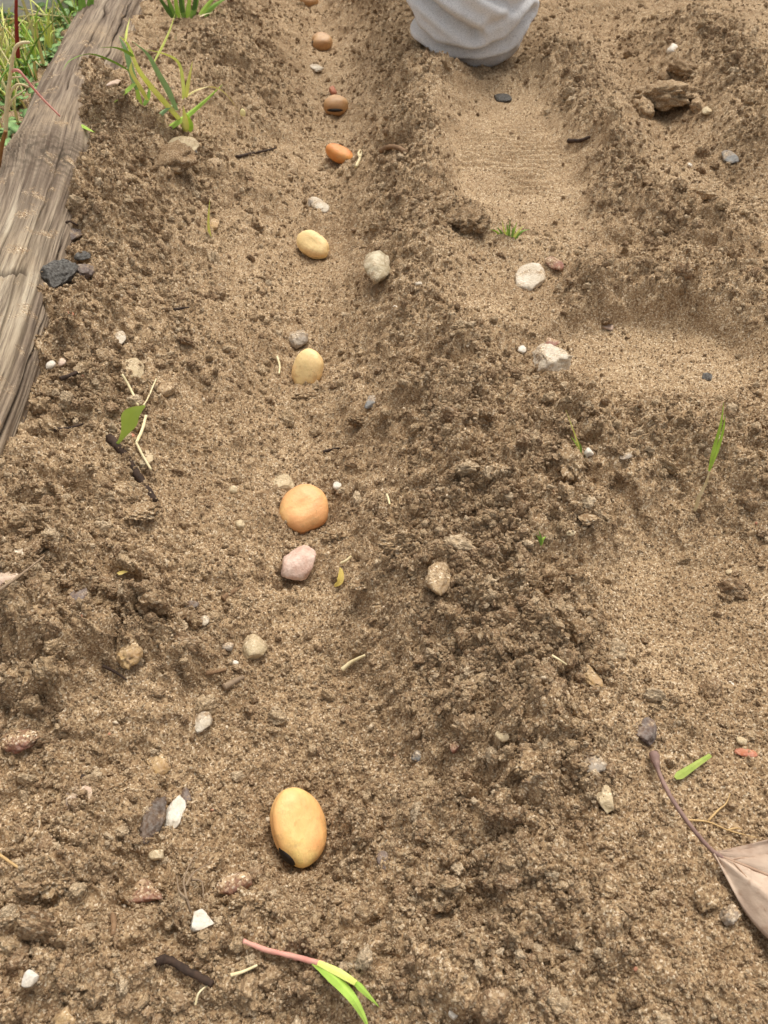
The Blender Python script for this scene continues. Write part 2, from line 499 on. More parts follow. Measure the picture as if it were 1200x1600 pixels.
def rock(name, label, cat, u, v, w, h, mat, flat=.6, rot=0, sink=.35, cuts=9, rough=.10, tilt=0, group=None, lump=.12, sub=None):
    """a stone, chip or clod seen w x h photo pixels large at pixel (u, v), lying on the soil"""
    ROCK_N[0] += 1
    p0 = place(u, v); dp = depth(p0)
    sx = w * dp / FPX; hh = h * dp / FPX
    a = math.atan2(H - p0.z, math.hypot(p0.x, p0.y))
    sz = flat * min(sx, hh)
    q = hh * hh - (sz * math.cos(a)) ** 2
    sy = max(math.sqrt(max(q, 0)) / math.sin(a), .45 * hh)
    sy = min(sy, 2.2 * sx)
    p = place(u, v, sz * (.5 - sink))
    sub = sub or (4 if w > 26 else 3)
    if mat not in ('clod', 'dark') and .2 < sink < .36: sink += .08
    p = place(u, v, sz * (.5 - sink))
    if mat in ('clod', 'dark'):
        rough = rough * 1.3 + .05
        if w > 45 and v > 600: sub = 5
    me = rock_mesh(name, 1000 + ROCK_N[0] * 37, (sx, sy, sz), cuts, rough, sub, lump)
    o = link(name, me, RK[mat]() if isinstance(mat, str) else mat)
    o.location = p
    o.rotation_euler = (math.radians(tilt), 0, math.radians(rot))
    return tag(o, label, cat, group)

# ------------------------------------------------------------------ ground
M_SOIL = soil_material()
def make_ground():
    # rows follow the spacing of what is seen, columns fan out with distance; sheet goes on beyond the picture
    rows = [.0]
    while rows[-1] < 1.42:
        rows.append(rows[-1] + max(.0006, .0023 * rows[-1] ** .8))
    ys = np.array(rows)
    ys = np.concatenate([np.array([-30, -8, -3, -1, -.5, -.3, -.2, -.12, -.07, -.04, -.015]), ys,
                         np.geomspace(ys[-1] * 1.003, 60, 70)])
    s = np.linspace(-.60, .60, 690)
    ext = np.concatenate([np.arange(1, 86) * .0045, .39 * np.geomspace(1.03, 80, 26)])
    s = np.concatenate([(-.60 - ext)[::-1], s, .60 + ext])
    dp = np.clip(ys, -.03, None) * CT + H * ST
    X = s[None, :] * dp[:, None]
    Y = np.repeat(ys[:, None], len(s), 1)
    x = X.ravel(); y = Y.ravel()
    z, r, dry = land(x, y)
    rl = relief(x, y, r) + weave(x, y)
    z2 = z + rl
    # crumbs lean and overhang a little
    lx = (.0016 * vnoise(x * 190, y * 190, 201) + .0006 * vnoise(x * 520, y * 520, 203)) * r
    ly = (.0016 * vnoise(x * 190, y * 190, 202) + .0006 * vnoise(x * 520, y * 520, 204)) * r
    near = (np.hypot(x, y) < 2)
    co = np.stack([x + lx * near, y + ly * near, z2], 1)
    me = grid_mesh('ground', co, len(ys), len(s))
    a = me.attributes.new('dry', 'FLOAT', 'POINT'); a.data.foreach_set('value', dry.astype(np.float32))
    o = link('ground', me, M_SOIL)
    tag(o, kind='structure')
    return co, r, s, ys, (len(ys), len(s))
GCO, GR, GS, GY, GSH = make_ground()

def scatter(name, pts, scale, mats, variants, label, cat, seed, sub=None, rgh=None):
    """many loose grains, instanced on points by a geometry-nodes modifier"""
    me = bpy.data.meshes.new(name)
    me.vertices.add(len(pts)); me.vertices.foreach_set('co', pts.astype(np.float32).ravel())
    rng = np.random.default_rng(seed)
    a = me.attributes.new('size', 'FLOAT_VECTOR', 'POINT')
    sc = scale[:, None] * rng.uniform(.7, 1.25, (len(pts), 3)); sc[:, 2] *= .8
    a.data.foreach_set('vector', sc.astype(np.float32).ravel())
    a = me.attributes.new('turn', 'FLOAT_VECTOR', 'POINT'); a.data.foreach_set('vector', rng.uniform(0, 6.28, (len(pts), 3)).astype(np.float32).ravel())
    o = bpy.data.objects.new(name, me); col.objects.link(o)
    tag(o, label, cat, kind='stuff')
    srcs = []
    for k in range(variants):
        sm = rock_mesh(name + '_piece', seed + k * 7, (1, 1, 1), cuts=3, rough=.5 if variants > 3 else .24, sub=sub or (3 if variants > 3 else 2), lump=.5) if rgh is None else rock_mesh(name + '_piece', seed + k * 7, (1, 1, 1), cuts=2, rough=rgh, sub=sub, lump=.45)
        sm.materials.append(mats[k % len(mats)])
        sm.polygons.foreach_set('use_smooth', np.ones(len(sm.polygons), bool))
        srcs.append(bpy.data.objects.new(name + '_piece', sm))
    cl = bpy.data.collections.new(name + '_pieces')
    for q in srcs: cl.objects.link(q)
    g = bpy.data.node_groups.new(name, 'GeometryNodeTree')
    g.interface.new_socket('Geometry', in_out='INPUT', socket_type='NodeSocketGeometry')
    g.interface.new_socket('Geometry', in_out='OUTPUT', socket_type='NodeSocketGeometry')
    N = g.nodes; L = g.links
    gi = N.new('NodeGroupInput'); go = N.new('NodeGroupOutput')
    ci = N.new('GeometryNodeCollectionInfo'); ci.inputs['Collection'].default_value = cl
    ci.inputs['Separate Children'].default_value = True; ci.inputs['Reset Children'].default_value = True
    ip = N.new('GeometryNodeInstanceOnPoints'); ip.inputs['Pick Instance'].default_value = True
    def attr(nm):
        q = N.new('GeometryNodeInputNamedAttribute'); q.data_type = 'FLOAT_VECTOR'; q.inputs['Name'].default_value = nm
        return q.outputs['Attribute']
    L.new(gi.outputs[0], ip.inputs['Points']); L.new(ci.outputs[0], ip.inputs['Instance'])
    L.new(attr('size'), ip.inputs['Scale']); L.new(attr('turn'), ip.inputs['Rotation'])
    L.new(ip.outputs[0], go.inputs[0])
    md = o.modifiers.new('scatter', 'NODES'); md.node_group = g
    return o
def make_scatter():
    rng = np.random.default_rng(77)
    x, y = GCO[:, 0], GCO[:, 1]
    dp = np.clip(y, -.03, None) * CT + H * ST
    inside = (np.abs(x / dp) < .92) & (y > .0) & (y < 1.42)
    lx = np.interp(y, LOG_Y, LOG_X)
    inside &= x > lx - .02
    idx = np.nonzero(inside)[0]
    patch = .25 + .75 * sstep(-.25, .5, fbm(x[idx] * 24, y[idx] * 24, 301, 2))
    def pick(n, w):
        w = w / w.sum()
        return rng.choice(idx, n, replace=True, p=w)
    d = dp[idx]; r = GR[idx]
    M = [crumb_material('soil_crumb_brown')]
    k = pick(20000, d ** 2.1 * (r ** 3.0) * (.15 + patch))
    sz = np.clip(rng.lognormal(math.log(.0031), .50, len(k)), .0018, .015)
    p = GCO[k] + np.stack([0 * sz, 0 * sz, sz * .02], 1)
    scatter('soil_clumps', p, sz, [crumb_material('soil_clump_brown', grain=11.0)], 10, 'small rounded brown soil clumps lying all over the ridges and banks', 'soil', 700, 4, .40)
    k = pick(78000, d ** 1.2 * (r ** 3.2) * patch)
    sz = np.clip(rng.lognormal(math.log(.0013), .40, len(k)), .0007, .0038)
    p = GCO[k] + np.stack([rng.normal(0, .0006, len(k)), rng.normal(0, .0006, len(k)), sz * .15], 1)
    scatter('soil_crumbs', p, sz, M, 6, 'loose brown crumbs of sandy soil lying over the whole bed', 'soil', 400)
    k = pick(230000, (d ** .35) * (.35 + r))
    sz = np.clip(rng.lognormal(math.log(.00075), .3, len(k)), .0004, .0016)
    p = GCO[k] + np.stack([rng.normal(0, .0004, len(k)), rng.normal(0, .0004, len(k)), sz * .2], 1)
    scatter('sand_grains', p, sz, M, 3, 'fine tan sand grains sprinkled over the whole bed', 'sand', 500)
    k = pick(900, d ** 1.7 * (.4 + r))
    sz = np.clip(rng.lognormal(math.log(.0012), .4, len(k)), .0006, .0028)
    p = GCO[k] + np.stack([0 * sz, 0 * sz, sz * .2], 1)
    scatter('pale_grit', p, sz, [crumb_material('pale_grit', True)], 3, 'tiny pale specks of grit scattered in the soil', 'grit', 600)
make_scatter()


# ------------------------------------------------------------------ the log edging
def log_material():
    t = NT('weathered_log_wood')
    lc = t.n.new('ShaderNodeAttribute'); lc.attribute_name = 'along'
    vec = t.mapping((60, 3.0, 60), lc.outputs['Vector'])
    n = t.noise(2.2, 6, vec, .65); n2 = t.noise(14, 4); n3_ = t.noise(500, 2)
    st = t.mapping((26, 1.2, 26), lc.outputs['Vector']); w = t.noise(6.5, 3, st, .6)
    c = t.ramp(n.outputs['Fac'], [(.28, lin(91, 78, 65)), (.45, lin(138, 121, 103)), (.62, lin(167, 150, 128)), (.8, lin(201, 186, 161))])
    c = t.mix(t.ramp(w.outputs['Fac'], [(.36, (1, 1, 1)), (.46, (0, 0, 0))]), c, lin(104, 88, 73))
    at = t.n.new('ShaderNodeAttribute'); at.attribute_name = 'fresh'
    c = t.mix(t.math('MULTIPLY', at.outputs['Fac'], .45), c, t.ramp(n.outputs['Fac'], [(.3, lin(151, 135, 109)), (.5, lin(199, 182, 153)), (.7, lin(220, 207, 181))]))
    c = t.mix(t.ramp(n2.outputs['Fac'], [(.5, (0, 0, 0)), (.68, (.8, .8, .8))]), c, lin(168, 148, 122))
    ct = t.n.new('ShaderNodeAttribute'); ct.attribute_name = 'crack'
    c = t.mix(ct.outputs['Fac'], c, lin(61, 50, 42))
    t.color(c)
    hf = t.noise(2.0, 5, t.mapping((230, 6, 230), lc.outputs['Vector']), .75)
    c = t.mix(t.ramp(hf.outputs['Fac'], [(.36, (.8, .8, .8)), (.54, (0, 0, 0))]), c, lin(95, 80, 67))
    t.color(c)
    fl = t.noise(2.0, 3, t.mapping((420, 4.5, 420), lc.outputs['Vector']), .6)
    c = t.mix(t.ramp(fl.outputs['Fac'], [(.33, (.85, .85, .85)), (.40, (0, 0, 0))]), c, lin(67, 56, 46))
    so2 = t.noise(45, 5, rough=.7)
    c = t.mix(t.ramp(so2.outputs['Fac'], [(.56, (0, 0, 0)), (.66, (.85, .85, .85))]), c, grain_color(t))
    kt = t.n.new('ShaderNodeAttribute'); kt.attribute_name = 'knot'
    c = t.mix(kt.outputs['Fac'], c, lin(89, 77, 63))
    c = t.mix(1.0, c, (.97, .97, .98, 1), 'MULTIPLY')
    t.color(c)
    b = t.bump(hf.outputs['Fac'], .0022, .6)
    t.bump(n3_.outputs['Fac'], .0006, .5, b)
    return t.m
def make_log():
    nr, nc = 420, 300
    ys = np.concatenate([np.linspace(.20, 1.25, 380), np.linspace(1.26, 1.9, 40)])
    th = np.concatenate([np.linspace(-.3, 2.9, 240, endpoint=False), np.linspace(2.9, 2 * np.pi - .3, 60, endpoint=False)])
    T, Yv = np.meshgrid(th, ys)
    cx = np.interp(ys, LOG_Y, LOG_X)[:, None]
    cz = np.interp(ys, [.2, .33, .5, .8, 1.9], [.012, .014, .016, .018, .018])[:, None]
    r = np.interp(ys, [.2, .36, .48, .56, .61, .66, .8, 1.9], [.034, .034, .033, .036, .041, .039, .038, .042])[:, None]
    # far: round; near: a split face, flat on top and square at the side
    ex = np.interp(ys, [.2, .42, .56, .66], [3.0, 2.8, 2.2, 2.05])[:, None]
    T2 = T + np.interp(ys, [.2, .5, .66], [-.18, -.12, 0.0])[:, None]
    cs, sn = np.cos(T2), np.sin(T2)
    q = (np.abs(cs) ** ex + np.abs(sn) ** ex) ** (-1 / ex)
    R = r * q
    arc = T * .038
    g = fbm(arc.ravel() * 170, (Yv * 7).ravel() + .3 * vnoise(arc.ravel() * 40, (Yv * 12).ravel(), 3), 11, 4).reshape(T.shape)
    g2 = fbm(arc.ravel() * 45, (Yv * 6).ravel(), 15, 3).reshape(T.shape)
    g3 = 1 - 2 * np.abs(fbm(arc.ravel() * 330 + .8 * vnoise(Yv.ravel() * 9, arc.ravel() * 30, 33), (Yv * 5).ravel(), 35, 3)).reshape(T.shape)
    R = R + .0009 * g + .0020 * g2 + .0009 * g3
    # swollen knot with curved rings
    kn = np.exp(-((Yv - .60) / .03) ** 2)
    R = R + .0010 * kn * np.sin((Yv + .02 * np.cos(T * 1.2)) * 900)
    crack = np.zeros_like(R)
    for t0, y0, y1, dp, w, sd in ((1.15, .2, .62, .007, .03, 1), (1.62, .2, .50, .005, .025, 2), (2.05, .2, .56, .006, .025, 3), (.62, .2, .5, .006, .028, 4),
                                 (2.4, .2, .75, .006, .03, 5), (1.35, .7, 1.5, .005, .03, 6), (.85, .75, 1.3, .004, .03, 7), (1.9, .62, 1.1, .004, .025, 8), (2.3, .8, 1.7, .005, .03, 9)):
        wob = .04 * vnoise(Yv * 14, Yv * 0 + sd, 20 + sd) + .03 * vnoise(Yv * 60, Yv * 0 + sd, 40 + sd)
        m = np.exp(-((T - t0 - wob) / (w * .55)) ** 2) * (.35 + .65 * sstep(-.2, .4, vnoise(Yv * 22, Yv * 0 + sd, 60 + sd))) * sstep(y0, y0 + .03, Yv) * (1 - sstep(y1 - .04, y1, Yv))
        R = R - dp * m; crack = np.maximum(crack, m)
    for y0, ta, tb in ((.425, 1.0, 1.9),):      # cross cracks
        m = np.exp(-((Yv - y0 - .006 * np.sin(T * 3) - .004 * vnoise(T * 9, Yv * 3, 77)) / .0016) ** 2) * sstep(ta, ta + .1, T) * (1 - sstep(tb - .1, tb, T))
        R = R - .004 * m; crack = np.maximum(crack, m)
    X = cx + R * cs
    Z = cz + R * sn
    co = np.stack([X, Yv, Z], -1).reshape(-1, 3)
    me = grid_mesh('log', co, nr, nc, wrap=True)
    fresh = (1 - sstep(.42, .56, Yv)) * sstep(.75, .95, T) * (1 - sstep(2.2, 2.5, T))
    al = np.stack([arc + .0015 * vnoise(Yv * 8, arc * 30, 90), Yv + 0 * T, 0 * T], -1)
    a = me.attributes.new('along', 'FLOAT_VECTOR', 'POINT'); a.data.foreach_set('vector', al.astype(np.float32).ravel())
    a = me.attributes.new('fresh', 'FLOAT', 'POINT'); a.data.foreach_set('value', fresh.astype(np.float32).ravel())
    ring = np.clip(np.sin(np.hypot((Yv - .585) * 1.0, (T - .75) * .020) * 1050 + 1.5 * vnoise(Yv * 40, T * 3, 55)) * 1.4, 0, 1) * np.exp(-(np.hypot(Yv - .585, (T - .75) * .024) / .035) ** 2)
    a = me.attributes.new('knot', 'FLOAT', 'POINT'); a.data.foreach_set('value', ring.astype(np.float32).ravel())
    a = me.attributes.new('crack', 'FLOAT', 'POINT'); a.data.foreach_set('value', np.clip(crack * 1.2, 0, 1).astype(np.float32).ravel())
    bm = bmesh.new(); bm.from_mesh(me); bm.verts.ensure_lookup_table()
    bm.faces.new([bm.verts[i] for i in range(nc)]); bm.faces.new([bm.verts[(nr - 1) * nc + i] for i in range(nc)][::-1])
    bm.to_mesh(me); bm.free()
    o = link('edging_log', me, log_material())
    tag(o, 'long weathered brown log edging the bed beside the grass', 'log')
make_log()

# ------------------------------------------------------------------ kneeling person (only the knee is in view)
def fabric_material():
    t = NT('grey_marl_sweatpants')
    f = t.noise(5.0, 4, t.mapping((150, 150, 420)), .75); n = t.noise(38, 4); fine = t.noise(1600, 2)
    c = t.ramp(f.outputs['Fac'], [(.34, lin(184, 182, 181)), (.52, lin(232, 230, 228)), (.7, lin(248, 246, 244))])
    g = t.n.new('ShaderNodeNewGeometry'); sp = t.n.new('ShaderNodeSeparateXYZ'); t.l.new(g.outputs['Position'], sp.inputs[0])
    low = t.math('SUBTRACT', t.ramp(sp.outputs['Z'], [(.0, (1, 1, 1)), (.05, (0, 0, 0))]), t.math('MULTIPLY', n.outputs['Fac'], .9))
    c = t.mix(t.math('MULTIPLY', t.math('MAXIMUM', low, 0.0), 1.0), c, lin(140, 120, 98))
    t.color(c)
    b = t.bump(fine.outputs['Fac'], .0012, .7)
    t.bump(f.outputs['Fac'], .0008, .4, b)
    t.b.inputs['Sheen Weight'].default_value = .25
    t.b.inputs['Roughness'].default_value = 1.0
    return t.m
def capsule(bm, a, b, ra, rb, n=14):
    for k in range(n + 1):
        f = k / n
        bmesh.ops.create_icosphere(bm, subdivisions=3, radius=ra + (rb - ra) * f, matrix=Matrix.Translation(Vector(a).lerp(Vector(b), f)))
def make_person():
    base = gp(738, 126, .0)
    kx, ky = base.x, base.y + .060
    root = empty('person', (kx, ky, 0))
    tag(root, 'kneeling person in light grey sweatpants, knee pressed into the soil', 'person')
    bm = bmesh.new()
    knee = Vector((kx, ky, .058))
    capsule(bm, knee, knee + Vector((.004, .02, .035)), .067, .070, 4)
    capsule(bm, knee + Vector((.0, .012, .03)), knee + Vector((.05, .27, .36)), .071, .098)
    capsule(bm, knee + Vector((0, .02, -.004)), knee + Vector((.02, .40, -.012)), .064, .048)
    me = bpy.data.meshes.new('trouser_leg'); bm.to_mesh(me); bm.free()
    tmp = bpy.data.objects.new('trouser_leg', me); col.objects.link(tmp)
    rm = tmp.modifiers.new('remesh', 'REMESH'); rm.mode = 'VOXEL'; rm.voxel_size = .003
    sm = tmp.modifiers.new('smooth', 'SMOOTH'); sm.iterations = 45; sm.factor = .5
    dg = bpy.context.evaluated_depsgraph_get()
    m2 = bpy.data.meshes.new_from_object(tmp.evaluated_get(dg))
    bpy.data.objects.remove(tmp)
    n = len(m2.vertices)
    co = np.empty(n * 3); m2.vertices.foreach_get('co', co); co = co.reshape(-1, 3)
    no = np.empty(n * 3); m2.vertices.foreach_get('normal', no); no = no.reshape(-1, 3)
    yf = ky - .066
    def pl(pts): return [(at_y(u, v, yf).x, at_y(u, v, yf).z) for u, v in pts]
    front = 1 - sstep(ky - .005, ky + .05, co[:, 1])
    d = np.zeros(n)
    for pts, dp, w, bl in (([(640, 40), (655, 60), (685, 77), (735, 83), (790, 70), (832, 30)], .0065, .0042, .0035),
                          ([(655, 4), (685, 24), (715, 40), (745, 54)], .0075, .0055, .0035),
                          ([(645, 78), (690, 97), (750, 104), (800, 92)], .0025, .005, .0015),
                          ([(700, -60), (760, -10), (800, 10)], .004, .006, .003),
                          ([(760, 40), (790, 30), (815, 10)], .002, .004, .001)):
        q = polydist(co[:, 0], co[:, 2], pl(pts))
        w *= .78
        d += 1.4 * (-dp * np.exp(-(q / w) ** 2) + bl * np.exp(-((q - w * 2.2) / (w * 1.3)) ** 2)) * front
    d += .0035 * fbm(co[:, 0] * 22 + co[:, 1] * 15, co[:, 2] * 30, 7, 2) + .0012 * fbm(co[:, 0] * 90, co[:, 2] * 60 + co[:, 1] * 70, 9, 2)
    co = co + no * d[:, None]
    co -= np.array([kx, ky, 0])
    m2.vertices.foreach_set('co', co.ravel()); m2.update()
    link('trouser_leg', m2, fabric_material(), root)
    sh = rock_mesh('shoe', 5, (.09, .12, .24), 3, .02, 4, .05)
    so = link('shoe', sh, plain('dark_shoe_rubber', (40, 40, 44), (64, 62, 62)), root)
    so.location = (.025, .47, .075); so.rotation_euler = (math.radians(-20), 0, 0)
make_person()

# ------------------------------------------------------------------ broad beans
def bean_material(name, a, b, c):
    t = NT(name)
    n = t.noise(75, 3); n2 = t.noise(340, 4); n5 = t.noise(1400, 2)
    cc = t.ramp(n.outputs['Fac'], [(.30, lin(*a)), (.52, lin(*b)), (.72, lin(*c))])
    so_ = t.n.new('ShaderNodeSeparateXYZ'); t.l.new(t.tc.outputs['Object'], so_.inputs[0])
    rimf = t.math('ADD', t.math('MULTIPLY', t.math('ABSOLUTE', t.math('ADD', so_.outputs['Y'], .002)), 70.0), t.math('MULTIPLY', n.outputs['Fac'], .5))
    cc = t.mix(t.ramp(rimf, [(.45, (0, 0, 0)), (.95, (.75, .75, .75))]), cc, lin(*a))
    cc = t.mix(t.ramp(n2.outputs['Fac'], [(.60, (0, 0, 0)), (.72, (.4, .4, .4))]), cc, lin(158, 120, 66))
    cc = t.mix(t.ramp(n5.outputs['Fac'], [(.70, (0, 0, 0)), (.76, (.6, .6, .6))]), cc, lin(120, 88, 54))
    t.color(cc)
    du = t.noise(130, 5, rough=.75)
    cc = t.mix(t.ramp(du.outputs['Fac'], [(.53, (0, 0, 0)), (.70, (.5, .5, .5))]), cc, lin(172, 138, 94))
    t.color(cc)
    wr = t.noise(2.0, 4, t.mapping((60, 160, 160)), .6)
    b = t.bump(n2.outputs['Fac'], .0008, .35)
    t.bump(wr.outputs['Fac'], .0012, .35, b)
    t.b.inputs['Roughness'].default_value = .5
    t.b.inputs['Specular IOR Level'].default_value = .45
    t.b.inputs['Subsurface Weight'].default_value = .05
    t.b.inputs['Subsurface Radius'].default_value = (.004, .0025, .001)
    return t.m
M_HIL = plain('black_bean_scar', (24, 20, 18), (44, 36, 30), 600, .6)
def bean(label, u, v, L, W, T, ang, nrm, hil, mat, sink, dent=.0, seed=0, hs=(.17, .2)):
    """L, W in photo pixels; ang: long axis in the picture (degrees, clockwise from right); nrm: face normal; hil: scar angle on the rim or None"""
    p0 = place(u, v); dp = depth(p0) / FPX
    dp *= 1.08
    l, w, tk = L * dp, W * dp, T * dp
    n = Vector(nrm).normalized()
    R = Vector((1, 0, 0)); U = Vector((0, ST, CT))
    x = R * math.cos(math.radians(ang)) - U * math.sin(math.radians(ang))
    F = Vector((0, CT, -ST))
    # long axis: the direction in the bean's plane that is seen along the given picture direction
    k = -n.dot(x) / n.dot(F) if abs(n.dot(F)) > .25 else 0
    x = (x + F * k); x = (x - n * x.dot(n)).normalized()
    y = n.cross(x)
    root = empty('broad_bean', (0, 0, 0))
    tag(root, label, 'bean', 'broad beans laid along the furrow')
    nu, nv = 72, 49
    lat = np.linspace(-np.pi / 2, np.pi / 2, nv)[:, None]; lon = np.linspace(0, 2 * np.pi, nu, endpoint=False)[None, :]
    r2 = np.cos(lat) ** .75
    rim = 1 - .05 * np.cos(lon) ** 2 * (np.cos(lon) > 0)
    h0 = math.radians(hil if hil is not None else 20)
    da = np.angle(np.exp(1j * (lon - h0)))
    rim = rim * (1 - dent * np.exp(-(da / .30) ** 2)) + .04 * np.exp(-((da - .6) / .3) ** 2)
    rim = rim * (1 - .10 * np.exp(-((np.angle(np.exp(1j * (lon - 2.6)))) / .9) ** 2))
    X = r2 * np.cos(lon) * rim * l / 2
    Y = r2 * np.sin(lon) * rim * w / 2 * (1 - .10 * np.cos(lon))
    Z = np.sign(np.sin(lat)) * np.abs(np.sin(lat)) ** .85 * tk / 2 * (1 + .0 * lon)
    Z = Z * (1 - .10 * np.exp(-((X - l * .12) ** 2 + (Y * 1.6) ** 2) / (.2 * l) ** 2))
    g = np.exp(-((lat - .06) / .045) ** 2) * .018
    X = X * (1 - g); Y = Y * (1 - g)
    co = np.stack([X, Y, Z], -1).reshape(-1, 3)
    nn = co / (np.linalg.norm(co, axis=1)[:, None] + 1e-9)
    co = co + np.array([0, 0, 1.0]) * (n3(co / l, 2.6, 60 + seed) * np.sign(co[:, 2]) * tk * .11)[:, None] + nn * (n3(nn * np.array([1, 1, .0]), 1.7, 80 + seed) * l * .028 * np.repeat(np.cos(lat), nu, 1).reshape(-1))[:, None]
    me = grid_mesh('seed_coat', co, nv, nu, wrap=True)
    b = link('seed_coat', me, mat, root)
    if hil is not None:
        co2, F2 = ico(3)
        hl = co2 * np.array([l * .050, l * hs[0], tk * hs[1]])
        # bend the scar round the rim
        ang2 = hl[:, 1] / (l * .5)
        rr = (np.interp(np.angle(np.exp(1j * h0)), [-7, 7], [1, 1])) * 1
        def rimpt(a):
            a = np.asarray(a)
            d2 = np.angle(np.exp(1j * (a - h0)))
            rm_ = (1 - .05 * np.cos(a) ** 2 * (np.cos(a) > 0)) * (1 - dent * np.exp(-(d2 / .30) ** 2)) + .04 * np.exp(-((d2 - .6) / .3) ** 2)
            rm_ = rm_ * (1 - .10 * np.exp(-((np.angle(np.exp(1j * (a - 2.6)))) / .9) ** 2))
            return np.stack([np.cos(a) * rm_ * l / 2, np.sin(a) * rm_ * w / 2 * (1 - .10 * np.cos(a))], -1)
        rp = rimpt(h0 + ang2)
        out = rp / np.linalg.norm(rp, axis=1)[:, None]
        pos = rp * .99 + out * hl[:, :1]
        hm = mesh('scar', np.stack([pos[:, 0], pos[:, 1], hl[:, 2] + tk * (.03 if hs[1] > .1 else -.06)], 1), F2)
        link('scar', hm, M_HIL, root)
    M = Matrix((x, y, n)).transposed().to_4x4()
    up = abs(x.z) * l / 2 + abs(y.z) * w / 2 + abs(n.z) * tk / 2
    M.translation = place(u, v, up * (1 - 2 * sink))
    root.matrix_world = M
    return root
MB_Y = bean_material('bean_skin_yellow', (232, 168, 106), (238, 200, 130), (214, 196, 116))
MB_O = bean_material('bean_skin_orange', (222, 158, 104), (238, 186, 124), (242, 198, 128))
MB_P = bean_material('bean_skin_pale', (240, 204, 144), (242, 212, 150), (232, 180, 122))
MB_D = bean_material('bean_skin_deep_orange', (206, 126, 66), (222, 150, 76), (228, 176, 104))
MB_T = bean_material('bean_skin_tan', (176, 132, 88), (196, 156, 108), (158, 110, 70))
bean('large yellow broad bean with black scar, nearest the bottom edge', 468, 1290, 112, 79, 44, 74, (.42, -.24, .87), -50, MB_Y, .18, .02, 1, (.17, .24))
bean('round orange broad bean with a cracked brown mark, behind the pink stone', 476, 796, 76, 72, 38, 150, (.05, -.40, .92), None, MB_O, .24, .0, 2)
bean('yellow broad bean half buried, small white chip at its edge', 481, 578, 62, 45, 24, 112, (-.25, -.75, .6), None, MB_P, .32, .04, 3)
bean('pale yellow oval broad bean lying left of the knobbly white stone', 489, 382, 58, 36, 24, 40, (-.25, -.55, .8), None, MB_P, .24, .05, 4)
bean('bright orange broad bean tilted on its edge beside a forked straw', 531, 241, 46, 25, 20, 28, (.25, -.25, .93), None, MB_D, .2, .0, 15)
bean('tan broad bean with black slot facing the camera, below the red chip', 525, 165, 37, 36, 24, 4, (.0, .05, 1), -88, MB_T, .16, .06, 6, (.33, .09))
bean('pale tan notched broad bean, between the white stone and the top edge', 503, 65, 32, 30, 19, 0, (.0, -.25, .95), 195, MB_T, .18, .2, 7, (.1, .15))
bean('brown broad bean cut off by the top edge of the picture', 482, 0, 30, 24, 15, 5, (.0, -.3, .95), None, MB_T, .35, .0, 8)

# ------------------------------------------------------------------ stones, chips and clods
R_ = rock
R_('stone', 'knobbly pale upright stone at the furrow edge, right of the pale bean', 'stone', 589, 420, 42, 56, 'olive', .95, 5, .12, 6, .12)
R_('stone', 'white triangular flat stone on the smooth patch right of the ridge', 'stone', 829, 434, 48, 42, 'white', .45, -20, .3, 12, .06)
R_('stone', 'white-capped rounded stone with dark underside in front of a red flake', 'stone', 860, 566, 64, 50, 'white', .8, 0, .25, 9, .10)
R_('stone', 'small white chip just left of the white-capped stone', 'stone', 816, 546, 17, 13, 'bright', .6, 20, .3, 8)
R_('brick_flake', 'flat brick-red flake lying behind the white-capped stone', 'brick fragment', 855, 534, 44, 16, 'brick', .35, 0, .4, 8)
R_('stone', 'reddish brown three-cornered chip above the white triangular stone', 'stone', 866, 412, 22, 22, 'brick', .5, 30, .4, 9)
R_('stone', 'small pinkish chip on the scuffed hollow right of centre', 'stone', 948, 510, 20, 13, 'palepink', .5, 10, .3, 9)
R_('stone', 'angular pink quartz stone in front of the round orange bean', 'stone', 466, 880, 54, 60, 'pink', .8, -15, .18, 13, .05)
R_('stone', 'flat buff shard standing just behind the round orange bean', 'stone', 440, 755, 40, 32, 'cream', .5, 10, .3, 12, .06)
R_('stone', 'small white pebble right of the round orange bean', 'stone', 527, 760, 14, 15, 'bright', .8, 0, .25, 5)
R_('stone', 'rounded tan pebble left of the furrow, below the pink stone', 'stone', 398, 1013, 40, 38, 'cream', .8, 0, .3, 5, .06)
R_('stone', 'rough white stone on the left bank above the ochre stone', 'stone', 314, 1125, 36, 42, 'white', .6, 15, .3, 11, .14)
R_('stone', 'ochre yellow stone with white tip above the white shard', 'stone', 247, 1190, 34, 44, 'ochre', .6, 20, .32, 10)
R_('stone', 'pinkish white half-buried stone near the bottom left', 'stone', 124, 1252, 50, 48, 'palepink', .5, -10, .42, 10, .12)
R_('stone', 'narrow bright white shard beside the dark bark lump', 'stone', 271, 1274, 30, 74, 'bright', .6, -12, .35, 12, .10)
R_('stone', 'white squarish stone below the brick lumps near the bottom', 'stone', 316, 1440, 40, 32, 'bright', .7, -10, .25, 10, .06)
R_('stone', 'white pebble in the bottom left corner', 'stone', 47, 1528, 26, 24, 'bright', .7, 20, .35, 8)
R_('stone', 'amber yellow fragment cut off by the bottom edge at left', 'stone', 103, 1590, 36, 34, 'ochre', .7, 0, .3, 11)
R_('brick_fragment', 'red-brown brick lump left of the dead rootlets', 'brick fragment', 225, 1394, 64, 36, 'brick', .7, 0, .45, 10)
R_('brick_fragment', 'red-brown brick lump half under a sandy clod, left of the nearest bean', 'brick fragment', 366, 1380, 56, 34, 'brick', .7, 10, .45, 10)
R_('soil_clod', 'sandy crumbly clod in front of the right brick lump', 'clod', 392, 1412, 80, 50, 'clod', .8, 0, .4, 3, .35, lump=.3)
R_('bark_lump', 'long dark grey-brown bark lump beside the white shard', 'bark', 240, 1282, 36, 92, 'bark', .9, -6, .45, 6, .16)
